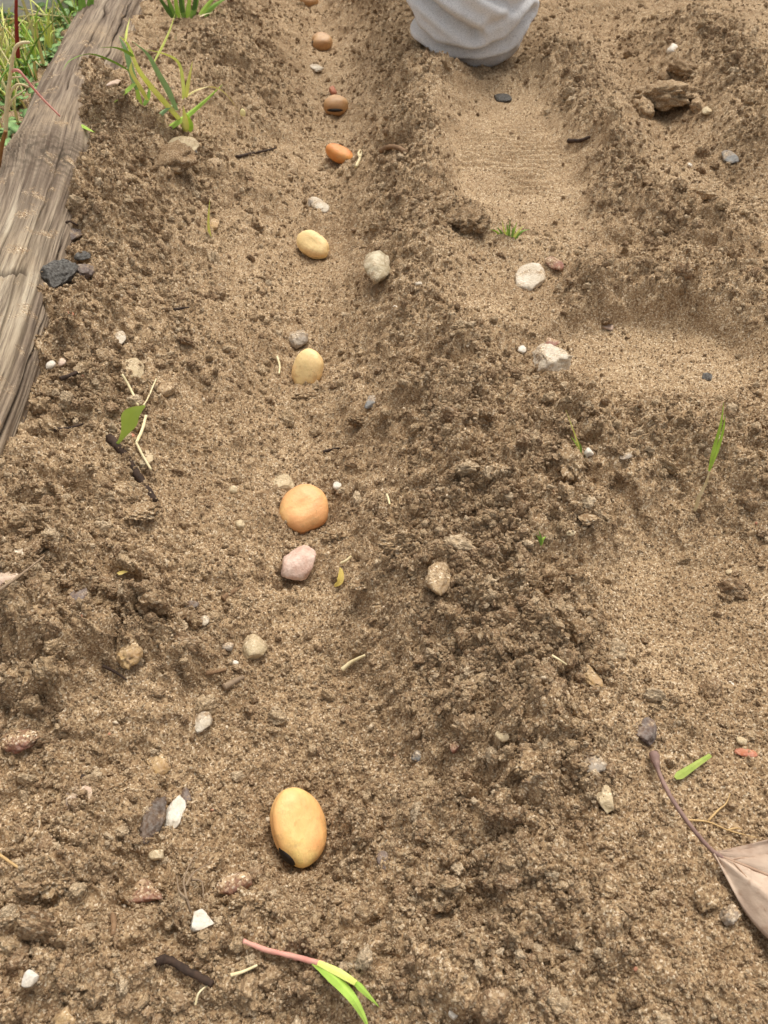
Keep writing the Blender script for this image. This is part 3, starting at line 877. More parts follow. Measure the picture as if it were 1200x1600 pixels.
R_('bark_chip', 'small dark brown chip touching the right of the white shard', 'bark', 289, 1250, 20, 38, 'mauve', .5, 10, .35, 9)
R_('soil_clod', 'grey-brown clod under thin dead rootlets near the bottom left', 'clod', 322, 1352, 66, 50, 'clod', .8, 20, .4, 6, .25, lump=.25)
R_('soil_clod', 'pale mossy clod at the left edge near the bottom', 'clod', 78, 1370, 84, 70, 'clod', .8, 0, .38, 3, .35, lump=.3)
R_('soil_clod', 'rounded sandy clod right of the pinkish white stone', 'clod', 175, 1232, 60, 34, 'clod', .7, 0, .4, 3, .3, lump=.3)
R_('stone', 'pale sandy pebble at the foot of the dark bark lump', 'stone', 244, 1335, 24, 18, 'cream', .8, 0, .3, 6)
R_('stone', 'cream three-cornered stone left of the leaf stalk', 'stone', 944, 1246, 28, 42, 'cream', .5, 10, .32, 13, .05)
R_('stone', 'dull grey-brown stone above the cream three-cornered one', 'stone', 930, 1190, 38, 42, 'grey', .5, -15, .4, 10)
R_('soil_clod', 'flat brown clod touching the tip of the leaf stalk', 'clod', 1010, 1143, 46, 38, 'mauve', .5, 20, .35, 9, .14)
R_('stone', 'small cream pebble above the orange flake near the right edge', 'stone', 1160, 1157, 19, 15, 'cream', .7, 0, .3, 4)
R_('brick_flake', 'small orange brick flake right of the green blade piece', 'brick fragment', 1166, 1176, 36, 13, 'orange', .4, -8, .4, 9)
R_('stone', 'white pebble by the bottom edge, right of the grass sprig', 'stone', 708, 1585, 15, 15, 'bright', .8, 0, .25, 5)
R_('leaf_scrap', 'crumpled yellow-brown leaf scrap right of the ridge', 'leaf', 922, 1058, 30, 38, 'ochre', .35, 25, .3, 8, .25)
R_('soil_clod', 'mossy grey clod with thin grass on the trampled ground', 'clod', 892, 722, 44, 64, 'clod', .9, 0, .35, 3, .35, lump=.3)
R_('stone', 'white pebble touching the mossy grey clod', 'stone', 920, 706, 15, 15, 'bright', .8, 0, .3, 6)
R_('stone', 'slim lilac-grey sliver right of the mossy grey clod', 'stone', 977, 713, 22, 10, 'grey', .6, 30, .3, 8)
R_('stone', 'white pebble in the second furrow at top right', 'stone', 1050, 78, 17, 17, 'bright', .9, 0, .25, 6)
R_('soil_clod', 'big broken slab of soil overhanging a dark hollow, top right', 'clod', 1042, 148, 96, 52, 'clod', .8, 14, .02, 5, .2, tilt=-12, lump=.25)
R_('soil_clod', 'lump of soil propping the left end of the overhanging slab', 'clod', 1004, 172, 34, 34, 'clod', .9, 0, .3, 4, .2, lump=.25)
R_('soil_clod', 'small lump propping the right end of the overhanging slab', 'clod', 1090, 165, 24, 26, 'clod', .9, 0, .3, 4, .2, lump=.25)
R_('stone', 'small cream stone right of the overhanging slab', 'stone', 1105, 172, 16, 11, 'cream', .7, -20, .3, 6)
R_('stone', 'blue-grey stone on the slope at the right edge', 'stone', 1140, 246, 22, 20, 'blue', .7, 0, .35, 9)
R_('stone', 'tiny white pebble left of the blue-grey stone', 'stone', 1078, 258, 9, 7, 'bright', .8, 0, .25, 5)
R_('soil_clod', 'long rounded clod at the foot of the right slope', 'clod', 1094, 300, 54, 24, 'clod', .9, -12, .35, 4, .2, lump=.2)
R_('soil_clod', 'rounded clod in the second furrow, above the overhanging slab', 'clod', 1070, 108, 40, 30, 'dark', .8, 30, .35, 4, .25, lump=.25)
R_('soil_clod', 'small dark clod below the white pebble at top right', 'clod', 1040, 122, 20, 18, 'dark', .9, 0, .3, 4, .2)
R_('soil_clod', 'small square clod on the bank left of the second furrow', 'clod', 985, 84, 18, 16, 'dark', .9, 20, .3, 6, .15)
R_('soil_clod', 'dark flat clod on the bank below the weave-marked print', 'clod', 1012, 282, 22, 14, 'dark', .7, 20, .3, 5, .2)
R_('shell_sliver', 'pale grey curled sliver in the furrow above the pale yellow bean', 'shell', 499, 321, 25, 46, 'white', .45, 24, .05, 4, .05)
R_('stone', 'small tan stone tucked behind the pale curled sliver', 'stone', 486, 315, 16, 14, 'grey', .7, 0, .35, 6)
R_('stone', 'flat whitish stone between the two farthest tan beans', 'stone', 493, 106, 27, 14, 'white', .6, 8, .25, 8)
R_('stone', 'grey and white stone behind the half-buried bean', 'stone', 466, 530, 34, 30, 'grey', .8, 10, .3, 10)
R_('stone', 'tiny white chip pressed against the half-buried bean', 'stone', 495, 582, 8, 11, 'bright', .8, 0, .1, 6)
R_('soil_clod', 'crumbly clod just in front of the half-buried bean', 'clod', 478, 618, 46, 20, 'clod', .8, 0, .35, 4, .3, lump=.3)
R_('stone', 'tan half-buried stone with a hole beside it on the ridge', 'stone', 688, 908, 48, 62, 'tan', .8, -10, .42, 8, .12)
R_('soil_clod', 'flat oval clod right of the pink quartz stone', 'clod', 566, 913, 48, 22, 'clod', .7, 12, .35, 4, .2, lump=.2)
R_('soil_clod', 'crumbly clod on the left flank of the ridge at centre', 'clod', 622, 852, 64, 46, 'clod', .7, 0, .4, 3, .35, lump=.35)
R_('soil_clod', 'dark crumbly clod beside the round orange bean', 'clod', 526, 836, 52, 26, 'clod', .8, -5, .35, 3, .3, lump=.3)
R_('soil_clod', 'large dark clod under the yellow-edged grass plant', 'clod', 262, 252, 100, 56, 'dark', .8, 8, .3, 5, .22, lump=.25)
R_('stone', 'pale sandy stone on top of the clod under the grass plant', 'stone', 285, 226, 50, 24, 'cream', .6, 0, .2, 7)
R_('stone', 'small blue-grey stone on the clod under the grass plant', 'stone', 302, 236, 12, 14, 'blue', .8, 0, .1, 6)
R_('stone', 'brownish stone right of the clod under the grass plant', 'stone', 334, 256, 24, 22, 'tan', .7, -20, .3, 8)
R_('stone', 'small round brown pebble right of the clod under the grass', 'stone', 354, 288, 14, 13, 'tan', .9, 0, .3, 5)
R_('charcoal_lump', 'black charcoal lump lying against the log', 'charcoal', 88, 428, 48, 46, 'coal', .75, -25, .05, 9, .16)
R_('bark_chip', 'purplish dark chip right of the charcoal lump', 'bark', 130, 424, 34, 24, 'mauve', .6, 0, .3, 10, .15)
R_('bark_chip', 'mauve bark chip on the soil above the charcoal lump', 'bark', 104, 366, 40, 30, 'mauve', .5, -30, .05, 9, .1)
R_('bark_chip', 'small black crumb above the purplish chip', 'bark', 130, 400, 26, 14, 'coal', .6, 0, .3, 9, .15)
R_('stone', 'round white pebble beside the log, left of its pinkish twin', 'stone', 79, 571, 15, 13, 'bright', .8, 0, .2, 3, .03)
R_('stone', 'pinkish grey pebble touching the white pebble beside the log', 'stone', 96, 567, 14, 14, 'palepink', .8, 0, .2, 4, .03)
R_('stone', 'white pointed sliver on the left bank above the cream stone', 'stone', 188, 527, 17, 32, 'white', .5, 18, .3, 9, .06)
R_('stone', 'smooth cream stone above the bright green leaf', 'stone', 206, 578, 44, 30, 'cream', .55, -15, .4, 7, .05)
R_('stone', 'brown oblong pebble right of the cream stone', 'stone', 256, 611, 32, 19, 'tan', .8, -5, .3, 5, .06)
R_('brick_flake', 'small red chip on the soil beside the flat log end', 'brick fragment', 106, 491, 20, 9, 'orange', .5, 0, .3, 8)
R_('brick_flake', 'tiny red chip beside the bright green leaf', 'brick fragment', 205, 683, 12, 11, 'orange', .7, 0, .2, 8)
R_('bark_chip', 'dark brown bark plate on the left bank', 'bark', 121, 932, 26, 52, 'mauve', .35, -12, .3, 8, .05)
R_('stone', 'tan stone cut by the left edge above the grey twig', 'stone', 8, 903, 40, 34, 'palepink', .7, 0, .35, 7)
R_('stone', 'white wedge-shaped shard near the left edge', 'stone', 27, 872, 22, 42, 'white', .4, 8, .35, 10)
R_('stone', 'small yellowish pebble above the white wedge-shaped shard', 'stone', 28, 820, 17, 17, 'cream', .7, 0, .3, 6)
R_('stone', 'half-buried ochre lump on the left bank', 'stone', 203, 1015, 44, 54, 'ochre', .6, 0, .45, 8, .2)
R_('stone', 'small white pebble above the tan rounded pebble', 'stone', 320, 970, 14, 17, 'white', .7, 0, .3, 6)
R_('bark_chip', 'small brown chip beside the white pebble on the left slope', 'bark', 300, 945, 22, 14, 'bark', .5, 20, .3, 8)
R_('stone', 'tiny white pebble below the tan rounded pebble', 'stone', 368, 1036, 10, 9, 'bright', .8, 0, .25, 4)
R_('stone', 'small grey clump left of the tan rounded pebble', 'stone', 354, 1010, 22, 16, 'grey', .7, 0, .35, 6)
R_('stone', 'small cream pebble left of the pink quartz stone', 'stone', 375, 820, 16, 16, 'cream', .8, 0, .3, 5)
R_('stone', 'small tan pebble left of the buff shard', 'stone', 365, 765, 14, 14, 'cream', .8, 0, .3, 5)
R_('slate_chip', 'dark slate chip in the furrow right of the half-buried bean', 'stone', 582, 628, 22, 24, 'blue', .35, -25, .25, 8, .05)
R_('soil_clod', 'dark clod below the slate chip', 'clod', 566, 655, 50, 26, 'dark', .8, 0, .4, 4, .28, lump=.3)
R_('stone', 'small white pebble below the knobbly pale stone', 'stone', 617, 482, 10, 11, 'bright', .8, 0, .2, 6)
R_('stone', 'small greyish white chip right of the knobbly pale stone', 'stone', 654, 443, 12, 9, 'white', .8, 0, .2, 6)
R_('stone', 'black flat pebble on the bank in front of the knee', 'stone', 786, 152, 26, 12, 'coal', .6, 5, .25, 5, .05)
R_('soil_clod', 'dark crumbly clod left of the little grass tuft', 'clod', 732, 345, 72, 40, 'dark', .8, 10, .35, 3, .35, lump=.35)
R_('soil_clod', 'round dark clod right of the little grass tuft', 'clod', 823, 366, 26, 18, 'dark', .8, 0, .35, 4, .25)
R_('stone', 'pinkish pale stone on the soil heap against the log', 'stone', 178, 131, 18, 13, 'palepink', .7, -15, .3, 7)
R_('soil_clod', 'flat clod shading a dark gap at the foot of the right mound', 'clod', 922, 812, 40, 24, 'clod', .6, 0, .15, 5, .25, tilt=-14, lump=.25)
R_('stone', 'small cream pebble left of the shaded clod', 'stone', 893, 833, 16, 10, 'cream', .7, 20, .3, 6)
R_('leaf_chip', 'dark brown leaf chip right of the nearest bean', 'leaf', 599, 1345, 20, 30, 'mauve', .3, 15, .3, 7, .06)
R_('stone', 'black chip at the lower rim of the scuffed hollow', 'stone', 1105, 589, 20, 12, 'coal', .6, 20, .3, 8)
R_('stone', 'small cream pebble on the smooth ground near the right edge', 'stone', 1139, 894, 10, 8, 'cream', .7, 0, .2, 5)
R_('stone', 'small white pebble on the smooth ground above the cream pebble', 'stone', 1141, 1070, 12, 11, 'bright', .7, 0, .25, 7)
R_('brick_fragment', 'rust-red lump under the left bank at the left edge', 'brick fragment', 32, 1158, 60, 34, 'brick', .7, 0, .35, 8, .16)
R_('stone', 'small blue-grey pebble on the ridge above the nearest bean', 'stone', 652, 1182, 20, 16, 'blue', .7, 0, .35, 6)
R_('stone', 'dull orange pebble right of the blue-grey pebble on the ridge', 'stone', 711, 1166, 18, 22, 'brick', .6, 0, .4, 6)
R_('stone', 'buff pebble on the ridge above the long brown clod', 'stone', 784, 1150, 22, 20, 'cream', .7, 0, .35, 6)
R_('soil_clod', 'long brown clod on the ridge near the dull orange pebble', 'clod', 826, 1190, 64, 40, 'clod', .6, 30, .35, 6, .2, lump=.2)
R_('soil_clod', 'dark standing clod on the right flank of the ridge', 'clod', 902, 985, 44, 46, 'dark', .8, 0, .35, 4, .25, lump=.3)
R_('soil_clod', 'small dark clod above the standing clod on the ridge', 'clod', 898, 897, 34, 24, 'dark', .8, 0, .35, 4, .25, lump=.3)
R_('soil_clod', 'grey crumbly clod under the dead leaf', 'clod', 1140, 1430, 34, 30, 'grey', .9, 0, .3, 5, .25, lump=.3)
R_('soil_clod', 'sandy clod left of the dead leaf', 'clod', 1103, 1405, 40, 40, 'clod', .8, 0, .35, 4, .25, lump=.3)
R_('soil_clod', 'small dark clod with a shadowed hole below the ridge', 'clod', 950, 1392, 30, 26, 'clod', .9, 0, .3, 4, .25, lump=.3)
R_('soil_clod', 'broad flat clod on the left bank near the bottom of the log', 'clod', 215, 800, 70, 34, 'clod', .6, -10, .4, 4, .25, lump=.3)
R_('brick_flake', 'upright red-orange chip standing behind the tan bean with black slot', 'brick fragment', 520, 143, 13, 26, 'orange', .9, 0, .15, 6, .05)
R_('leaf_scrap', 'small brown leaf scrap beside the pale seedling by the log', 'leaf', 334, 350, 18, 22, 'ochre', .4, 10, .2, 7, .12)

# ------------------------------------------------------------------ twigs, roots, straws
M_TWIG_D = plain('dark_twig_bark', (44, 34, 28), (76, 58, 46), 300, .85)
M_TWIG_B = plain('brown_twig_bark', (112, 86, 62), (146, 116, 86), 300, .85)
M_TWIG_G = plain('grey_twig_bark', (128, 108, 88), (160, 138, 112), 300, .85)
M_STRAW = plain('pale_straw', (214, 194, 146), (236, 222, 182), 260, .7)
M_ROOT = plain('fine_tan_root', (176, 142, 96), (206, 174, 122), 260, .7)
M_PINK = plain('pink_grass_stem', (206, 138, 124), (224, 172, 152), 200, .6)
def on_soil(pts, lift):
    return [place(u, v, l) for (u, v), l in zip(pts, lift if isinstance(lift, (list, tuple)) else [lift] * len(pts))]
def twig(name, label, cat, pts, wpx, mat, lift=.001, taper=.5, wob=.18, n=26, parts=None, group=None):
    P = on_soil(pts, lift); r = wpx * .5 * depth(P[0]) / FPX
    o = P[0].copy()
    V, F = tube_data([p - o for p in P], lambda f: r * (1 - (1 - taper) * f), n, 8, len(label), wob)
    ob = link(name, mesh(name, V, F), mat); ob.location = o
    return tag(ob, label, cat, group)
twig('twig', 'short black twig near the bottom left corner', 'twig', [(243, 1504), (262, 1500), (295, 1518), (332, 1537)], 15, M_TWIG_D, .0035, .7, .25)
twig('twig', 'grey bare twig leaning up from the left edge', 'twig', [(-12, 930), (30, 900), (70, 868)], 6, M_TWIG_G, [.006, .006, .004])
twig('root', 'black rotten root running down from the bright green leaf', 'root', [(170, 682), (195, 712), (218, 748), (244, 784)], 14, M_TWIG_D, .0, .8, .3)
twig('twig', 'thin black sliver beside the log, below the two pebbles', 'twig', [(94, 592), (106, 588), (120, 582)], 8, M_TWIG_D, .001, .7, .2)
twig('twig', 'flat black sliver beside the foot of the log', 'twig', [(84, 672), (105, 670), (130, 662)], 9, M_TWIG_D, .001, .3, .2)
twig('twig', 'short brown twig on the left slope, above the tan rounded pebble', 'twig', [(348, 936), (362, 926), (378, 917)], 11, M_TWIG_B, .001, .8)
twig('twig', 'short grey-brown twig below the tan rounded pebble', 'twig', [(350, 1074), (365, 1066), (380, 1058)], 11, M_TWIG_G, .001, .8)
twig('twig', 'thin brown twig above the short grey-brown twig', 'twig', [(322, 1052), (338, 1050), (354, 1046)], 7, M_TWIG_B, .001, .6)
twig('twig', 'short mauve-brown twig left of the white pebble on the slope', 'twig', [(262, 992), (272, 986), (284, 982)], 10, M_TWIG_B, .001, .8)
twig('twig', 'thin dark twig right of the yellow-edged grass plant', 'twig', [(370, 245), (392, 240), (412, 236), (432, 231)], 5, M_TWIG_D, .002)
twig('root', 'curved brown root piece beside the forked straw', 'root', [(594, 236), (608, 230), (622, 231), (634, 238)], 8, M_TWIG_B, .003, .8)
twig('twig', 'dark flat stick at the rim of the weave-marked print', 'twig', [(888, 220), (905, 220), (922, 214)], 7, M_TWIG_D, .002, .6)
twig('twig', 'thin dark twig on the left bank below the ochre lump', 'twig', [(160, 1040), (180, 1050), (198, 1062)], 6, M_TWIG_D, .002, .5)
twig('twig', 'short dark twig lying across the furrow behind the round bean', 'twig', [(505, 706), (520, 702), (540, 699)], 5, M_TWIG_D, .001)
twig('twig', 'small black twig on the left slope beside the pale seedling', 'twig', [(272, 484), (282, 482), (296, 480)], 6, M_TWIG_D, .002, .3)
twig('twig', 'thin dark twig near the mauve chip on the log side', 'twig', [(97, 352), (108, 346), (122, 352)], 4, M_TWIG_D, .004, .6)
twig('twig', 'brown wood splinter above the bottom left corner', 'twig', [(176, 1430), (178, 1446), (176, 1462)], 10, M_TWIG_B, .0, .7)
twig('twig', 'small dark twig above the pinkish white stone', 'twig', [(126, 1213), (140, 1217), (152, 1222)], 8, M_TWIG_D, .001, .6)
twig('straw', 'pale short straw left of the half-buried bean', 'straw', [(433, 557), (437, 572), (436, 584)], 4, M_STRAW, .002, .7, .05)
twig('straw', 'pale yellow straw lying right of the furrow below centre', 'straw', [(535, 1046), (550, 1034), (570, 1024)], 8, M_STRAW, .002, .5, .05)
twig('straw', 'short white straw right of the pink quartz stone', 'straw', [(533, 880), (541, 876), (549, 869)], 5, M_STRAW, .002, .8, .05)
twig('straw', 'tiny straw upright on the soil right of the white pebble', 'straw', [(604, 772), (607, 780), (609, 788)], 4, M_STRAW, .002, .8, .05)
twig('straw', 'thin yellow straw above the crumpled leaf scrap', 'straw', [(862, 1024), (874, 1031), (886, 1039)], 4, M_STRAW, .002, .6, .05)
twig('straw', 'thin pale straw left of the black twig near the bottom', 'straw', [(305, 1570), (312, 1550), (334, 1533)], 4, M_STRAW, .002, .6, .05)
twig('straw', 'pale straw lying left of the grass sprig at the bottom', 'straw', [(360, 1524), (380, 1518), (402, 1508)], 6, M_STRAW, .002, .6, .05)
twig('straw', 'thin straw at the left edge beside the mossy clod', 'straw', [(-6, 1332), (20, 1350), (58, 1374)], 5, M_ROOT, .003, .7, .05)
def branching(name, label, cat, mat, lines, wpx, lift=.0015, part='branch'):
    P0 = place(*lines[0][0])
    root = empty(name, P0); tag(root, label, cat)
    r = wpx * .5 * depth(P0) / FPX
    for i, ln in enumerate(lines):
        P = on_soil(ln, lift)
        V, F = tube_data([p - P0 for p in P], lambda f: r * (1 - .6 * f), 18, 6, i + 3, .12)
        link(part, mesh(part, V, F), mat, root)
    return root
branching('fine_root', 'fine branching tan root lying above the dead leaf', 'root', M_ROOT,
          [[(1070, 1281), (1105, 1284), (1140, 1298), (1182, 1309)], [(1106, 1283), (1122, 1266), (1134, 1256), (1141, 1240)], [(1138, 1297), (1150, 1294), (1160, 1296)]], 4)
branching('forked_straw', 'pale forked straw right of the bright orange bean', 'straw', M_STRAW,
          [[(556, 261), (562, 248), (566, 236)], [(563, 246), (560, 240), (563, 234)]], 6, .002)
branching('dead_rootlets', 'thin grey dead rootlets arching over the grey-brown clod', 'root', M_TWIG_G,
          [[(298, 1424), (290, 1396), (288, 1372), (304, 1336), (318, 1318)], [(290, 1384), (304, 1362), (330, 1348)], [(300, 1374), (315, 1378), (318, 1404)], [(293, 1405), (280, 1392), (276, 1368)]], 4, .006)

# ------------------------------------------------------------------ leaves and grasses
def leaf_mat(name, a, b, trans=.25, rough=.5):
    return plain(name, a, b, 90, rough, trans, None, .0003)
M_G1 = leaf_mat('fresh_green_blade', (164, 202, 78), (206, 235, 116))
M_G2 = leaf_mat('mid_green_blade', (121, 164, 69), (164, 199, 96))
M_G3 = leaf_mat('yellow_green_blade', (228, 235, 119), (250, 250, 164))
M_G4 = leaf_mat('bluish_green_blade', (146, 184, 130), (184, 213, 157))
M_G5 = leaf_mat('dark_green_leaf', (78, 116, 50), (112, 148, 68))
M_G6 = leaf_mat('grass_straw', (231, 208, 146), (250, 242, 184), .2)
def ribbon(parent, name, pts, width, mat, side=None, fold=.25, n=16, prof=None, twist=0.0):
    o = parent.location
    V, F = blade_data([Vector(p) - o for p in pts], width, n, side, fold, .05, prof, twist)
    return link(name, mesh(name, V, F), mat, parent, smooth=False)

# bright green cotyledon leaf by the left bank, with its withered stems
b0 = place(172, 704)
lf = empty('seedling_leaf', b0); tag(lf, 'bright green upright leaf standing on the left bank', 'seedling')
Yl = b0.y + .004
LP = [at_y(168, 706, Yl), at_y(186, 690, Yl), at_y(198, 668, Yl), at_y(206, 648, Yl), at_y(226, 634, Yl)]
def leafprof(f): return .16 + 1.0 * math.exp(-((f - .66) / .24) ** 2) * (1 if f < .9 else (1 - f) * 10)
ribbon(lf, 'leaf_blade', LP, 23 * depth(b0) / FPX, leaf_mat('seedling_green', (190, 218, 100), (212, 232, 124), .25), side=(LP[-1] - LP[0]).cross(ray(195, 670)), fold=.12, n=24, prof=leafprof)
V, F = tube_data([LP[0] + (LP[i] - LP[0]) - b0 + Vector((0, -.0007, .0)) for i in range(5)], lambda f: .0006 * (1 - .6 * f), 20, 6, 1, .05)
st = empty('withered_stem', b0); tag(st, 'withered white grass stem winding behind the bright green leaf', 'stem')
for ln, w in (([(191, 585), (204, 608), (216, 634)], 4), ([(228, 650), (222, 672), (213, 692)], 5), ([(213, 692), (222, 710), (236, 734)], 4), ([(224, 634), (232, 620), (244, 592)], 2.4)):
    P = on_soil(ln, .005); r = w * .5 * depth(P[0]) / FPX
    V, F = tube_data([p - b0 for p in P], r, 16, 6, int(w), .15)
    link('stem_piece', mesh('stem_piece', V, F), M_STRAW, st)
# pale papery husk under the stem
rock('husk', 'pale torn papery husk below the bright green leaf', 'husk', 222, 716, 36, 28, 'cream', .3, 20, .2, 8, .25)

# yellow-edged grass plant by the log
g0 = place(262, 190)
gy = g0.y
gp_ = empty('grass_plant', g0); tag(gp_, 'sprawling yellow-edged grass plant growing beside the log', 'grass plant')
pw = depth(g0) / FPX
for pts, w, m in ((((205, 226), (212, 200), (218, 170), (214, 140), (206, 105)), 11, M_G1),
                  (((208, 250), (222, 226), (255, 206), (290, 183), (318, 160), (348, 132)), 11, M_G1),
                  (((292, 200), (268, 172), (240, 140), (216, 108), (200, 70), (186, 56)), 9, M_G3),
                  (((276, 172), (262, 140), (246, 112), (230, 84), (206, 64)), 9, M_G4),
                  (((214, 140), (205, 110), (196, 78), (186, 58)), 10, M_G4),
                  (((230, 156), (218, 135), (205, 112), (206, 96)), 7, M_G3),
                  (((286, 155), (286, 130), (280, 100), (262, 86), (228, 77)), 5, M_G3),
                  (((290, 152), (294, 130), (301, 95)), 5, M_G3),
                  (((292, 150), (310, 140), (332, 136), (352, 146), (372, 172)), 4, M_G6),
                  (((224, 212), (240, 190), (262, 170), (278, 162)), 8, M_G4),
                  (((214, 128), (198, 142), (186, 152), (176, 162)), 9, M_G1),
                  (((208, 88), (196, 80), (178, 74), (156, 74)), 7, M_G2),
                  (((204, 112), (176, 96), (140, 84), (110, 94), (98, 110)), 5, M_G2),
                  (((288, 206), (290, 190), (286, 165)), 9, M_G3),
                  (((296, 205), (298, 192), (290, 176)), 7, M_G1),
                  (((240, 98), (255, 70), (266, 45), (274, 20)), 4, M_G3),
                  (((196, 66), (198, 48), (203, 28)), 4, M_G3),
                  (((225, 165), (232, 150), (233, 135)), 8, M_G2)):
    k = random.Random(pts[0][0] * 7 + pts[0][1]).uniform(-.03, .03)
    n_ = len(pts)
    P = [at_y(u, v, gy + k * i / n_ + (.02 if i == 0 else 0) * 0) for i, (u, v) in enumerate(pts)]
    ribbon(gp_, 'blade', P, w * pw * 1.45, m, side=(1, -.5, .3), fold=.22)
sd_ = rock_mesh('seed_head', 3, (9 * pw, 7 * pw, 12 * pw), 3, .1, 2)
so = link('seed_head', sd_, M_G6, gp_); so.location = at_y(379, 176, gy) - g0

def small_plant(name, label, cat, base, blades, k=.0, group=None):
    p = place(*base)
    e = empty(name, p); tag(e, label, cat, group)
    q = depth(p) / FPX
    for pts, w, m in blades:
        ribbon(e, 'blade', [at_y(u, v, p.y + .0008 * i) for i, (u, v) in enumerate(pts)], w * q, m, side=(1, -.35, .2), fold=.25)
    return e
small_plant('grass_shoot', 'tall thin grass shoot standing on the right mound', 'grass', (1084, 800),
            [(((1084, 804), (1092, 778), (1104, 752), (1110, 728)), 6, M_STRAW), (((1108, 736), (1116, 700), (1126, 664), (1131, 628)), 5.5, M_G1), (((1110, 732), (1122, 700), (1130, 672), (1133, 648)), 5, M_G1)])
small_plant('grass_seedling', 'tiny pale green seedling upright on the slope right of the log', 'seedling', (330, 372),
            [(((330, 374), (326, 356), (326, 336), (328, 310)), 5, M_G3), (((330, 372), (322, 360), (314, 350)), 4, M_STRAW)])
small_plant('grass_seedling', 'thin green shoot on the mossy grey clod', 'seedling', (902, 714),
            [(((902, 714), (904, 700), (900, 684), (884, 640)), 4, M_G3), (((904, 718), (905, 702), (898, 690), (892, 682)), 4, M_G1), (((898, 722), (893, 706), (880, 700)), 3, M_G2), (((906, 716), (908, 700), (903, 688)), 3, M_G2)])
small_plant('grass_tuft', 'little green grass tuft on the ridge right of the dark clod', 'grass', (795, 374),
            [(((795 + dx, 374), (795 + dx * 1.6 + b, 362), (795 + dx * 2.3 + 2 * b, 350 - h)), 4, m) for dx, b, h, m in
             ((-6, -3, -4, M_G2), (-3, -2, 6, M_G3), (0, 1, 10, M_G2), (3, 3, 4, M_G1), (6, 5, -2, M_G3), (9, 6, -8, M_G2), (-9, -5, -8, M_G1), (2, -4, 2, M_G2), (-4, 4, 0, M_G1), (5, -2, -4, M_G2))])
small_plant('grass_seedling', 'tiny green sprout on the trampled ground below centre right', 'seedling', (845, 850),
            [(((845, 852), (843, 842), (838, 836)), 5, M_G2), (((845, 852), (848, 843), (853, 838)), 5, M_G1), (((845, 852), (845, 840), (842, 828)), 4, M_G2)])
small_plant('grass_tuft', 'green grass tuft behind the far end of the log', 'grass', (288, 26),
            [(((288 + dx, 28), (288 + dx * 1.3 + b, 8), (288 + dx * 1.7 + 2 * b, -14 - h)), 9, m) for dx, b, h, m in
             ((-14, -4, 8, M_G2), (-8, -2, 16, M_G1), (-2, 0, 22, M_G2), (4, 2, 14, M_G1), (10, 5, 18, M_G2), (22, 8, -2, M_G1), (28, 12, -8, M_G2), (-18, -8, 0, M_G5), (0, -5, 12, M_G5), (14, -2, 10, M_G5))])
small_plant('dry_grass', 'dry brown grass stalks behind the sprawling grass plant', 'grass', (292, 66),
            [(((292, 82), (290, 66), (294, 42)), 5, M_TWIG_B), (((278, 70), (274, 60), (276, 48)), 6, M_STRAW), (((270, 54), (290, 50), (312, 46)), 3, M_TWIG_B), (((312, 26), (322, 22), (334, 20)), 5, M_STRAW), (((286, 62), (296, 74), (290, 86)), 4, M_STRAW)])
# cut piece of green grass, bottom right
def flat_piece(name, label, cat, pts, wpx, mat, lift=.002, group=None, prof=None):
    P = on_soil(pts, lift); e = empty(name, P[0]); tag(e, label, cat, group)
    ribbon(e, 'blade', P, wpx * depth(P[0]) / FPX, mat, fold=.3, prof=prof)
    return e
flat_piece('grass_clipping', 'short lime green grass clipping lying above the dead leaf', 'grass', [(1055, 1216), (1072, 1205), (1090, 1193), (1110, 1180)], 15, leaf_mat('lime_blade', (150, 172, 78), (196, 204, 112)), .003, prof=lambda f: (.95 - .5 * f) * min(1, .35 + f * 5))
flat_piece('grass_clipping', 'small green leaf tip beside the log, above the knot', 'grass', [(120, 192), (134, 200), (148, 207)], 8, M_G1, .004)
flat_piece('dry_leaf', 'small curled yellow leaf beside the short white straw', 'leaf', [(523, 915), (531, 908), (533, 894), (531, 886)], 12, leaf_mat('yellow_leaf', (196, 170, 84), (216, 192, 104)), .003)
flat_piece('dry_leaf', 'small yellow leaf piece on the left bank', 'leaf', [(184, 897), (192, 894), (200, 893)], 9, leaf_mat('yellow_leaf_piece', (206, 182, 100), (220, 200, 124)), .002)
# grass sprig at the bottom
p0 = place(500, 1506)
sp = empty('grass_sprig', p0); tag(sp, 'pink-stemmed green grass sprig lying at the bottom edge', 'grass')
q = depth(p0) / FPX
P = on_soil([(380, 1470), (415, 1484), (450, 1492), (505, 1507)], [.0015, .001, .003, .006])
V, F = tube_data([p - p0 for p in P], lambda f: (3.4 + 1.4 * f) * q, 24, 8, 2, .16)
link('stem', mesh('stem', V, F), M_PINK, sp)
ribbon(sp, 'blade', on_soil([(490, 1502), (520, 1527), (548, 1556), (566, 1585), (578, 1612)], [.006, .009, .010, .008, .006]), 17 * q, M_G1, n=24)
ribbon(sp, 'blade', on_soil([(497, 1504), (530, 1520), (556, 1536)], [.006, .010, .010]), 11 * q, M_G3, n=20, prof=lambda f: .7 + .3 * math.sin(math.pi * f))
ribbon(sp, 'blade', on_soil([(554, 1534), (570, 1550), (593, 1574)], [.010, .008, .004]), 10 * q, M_G1, n=16)

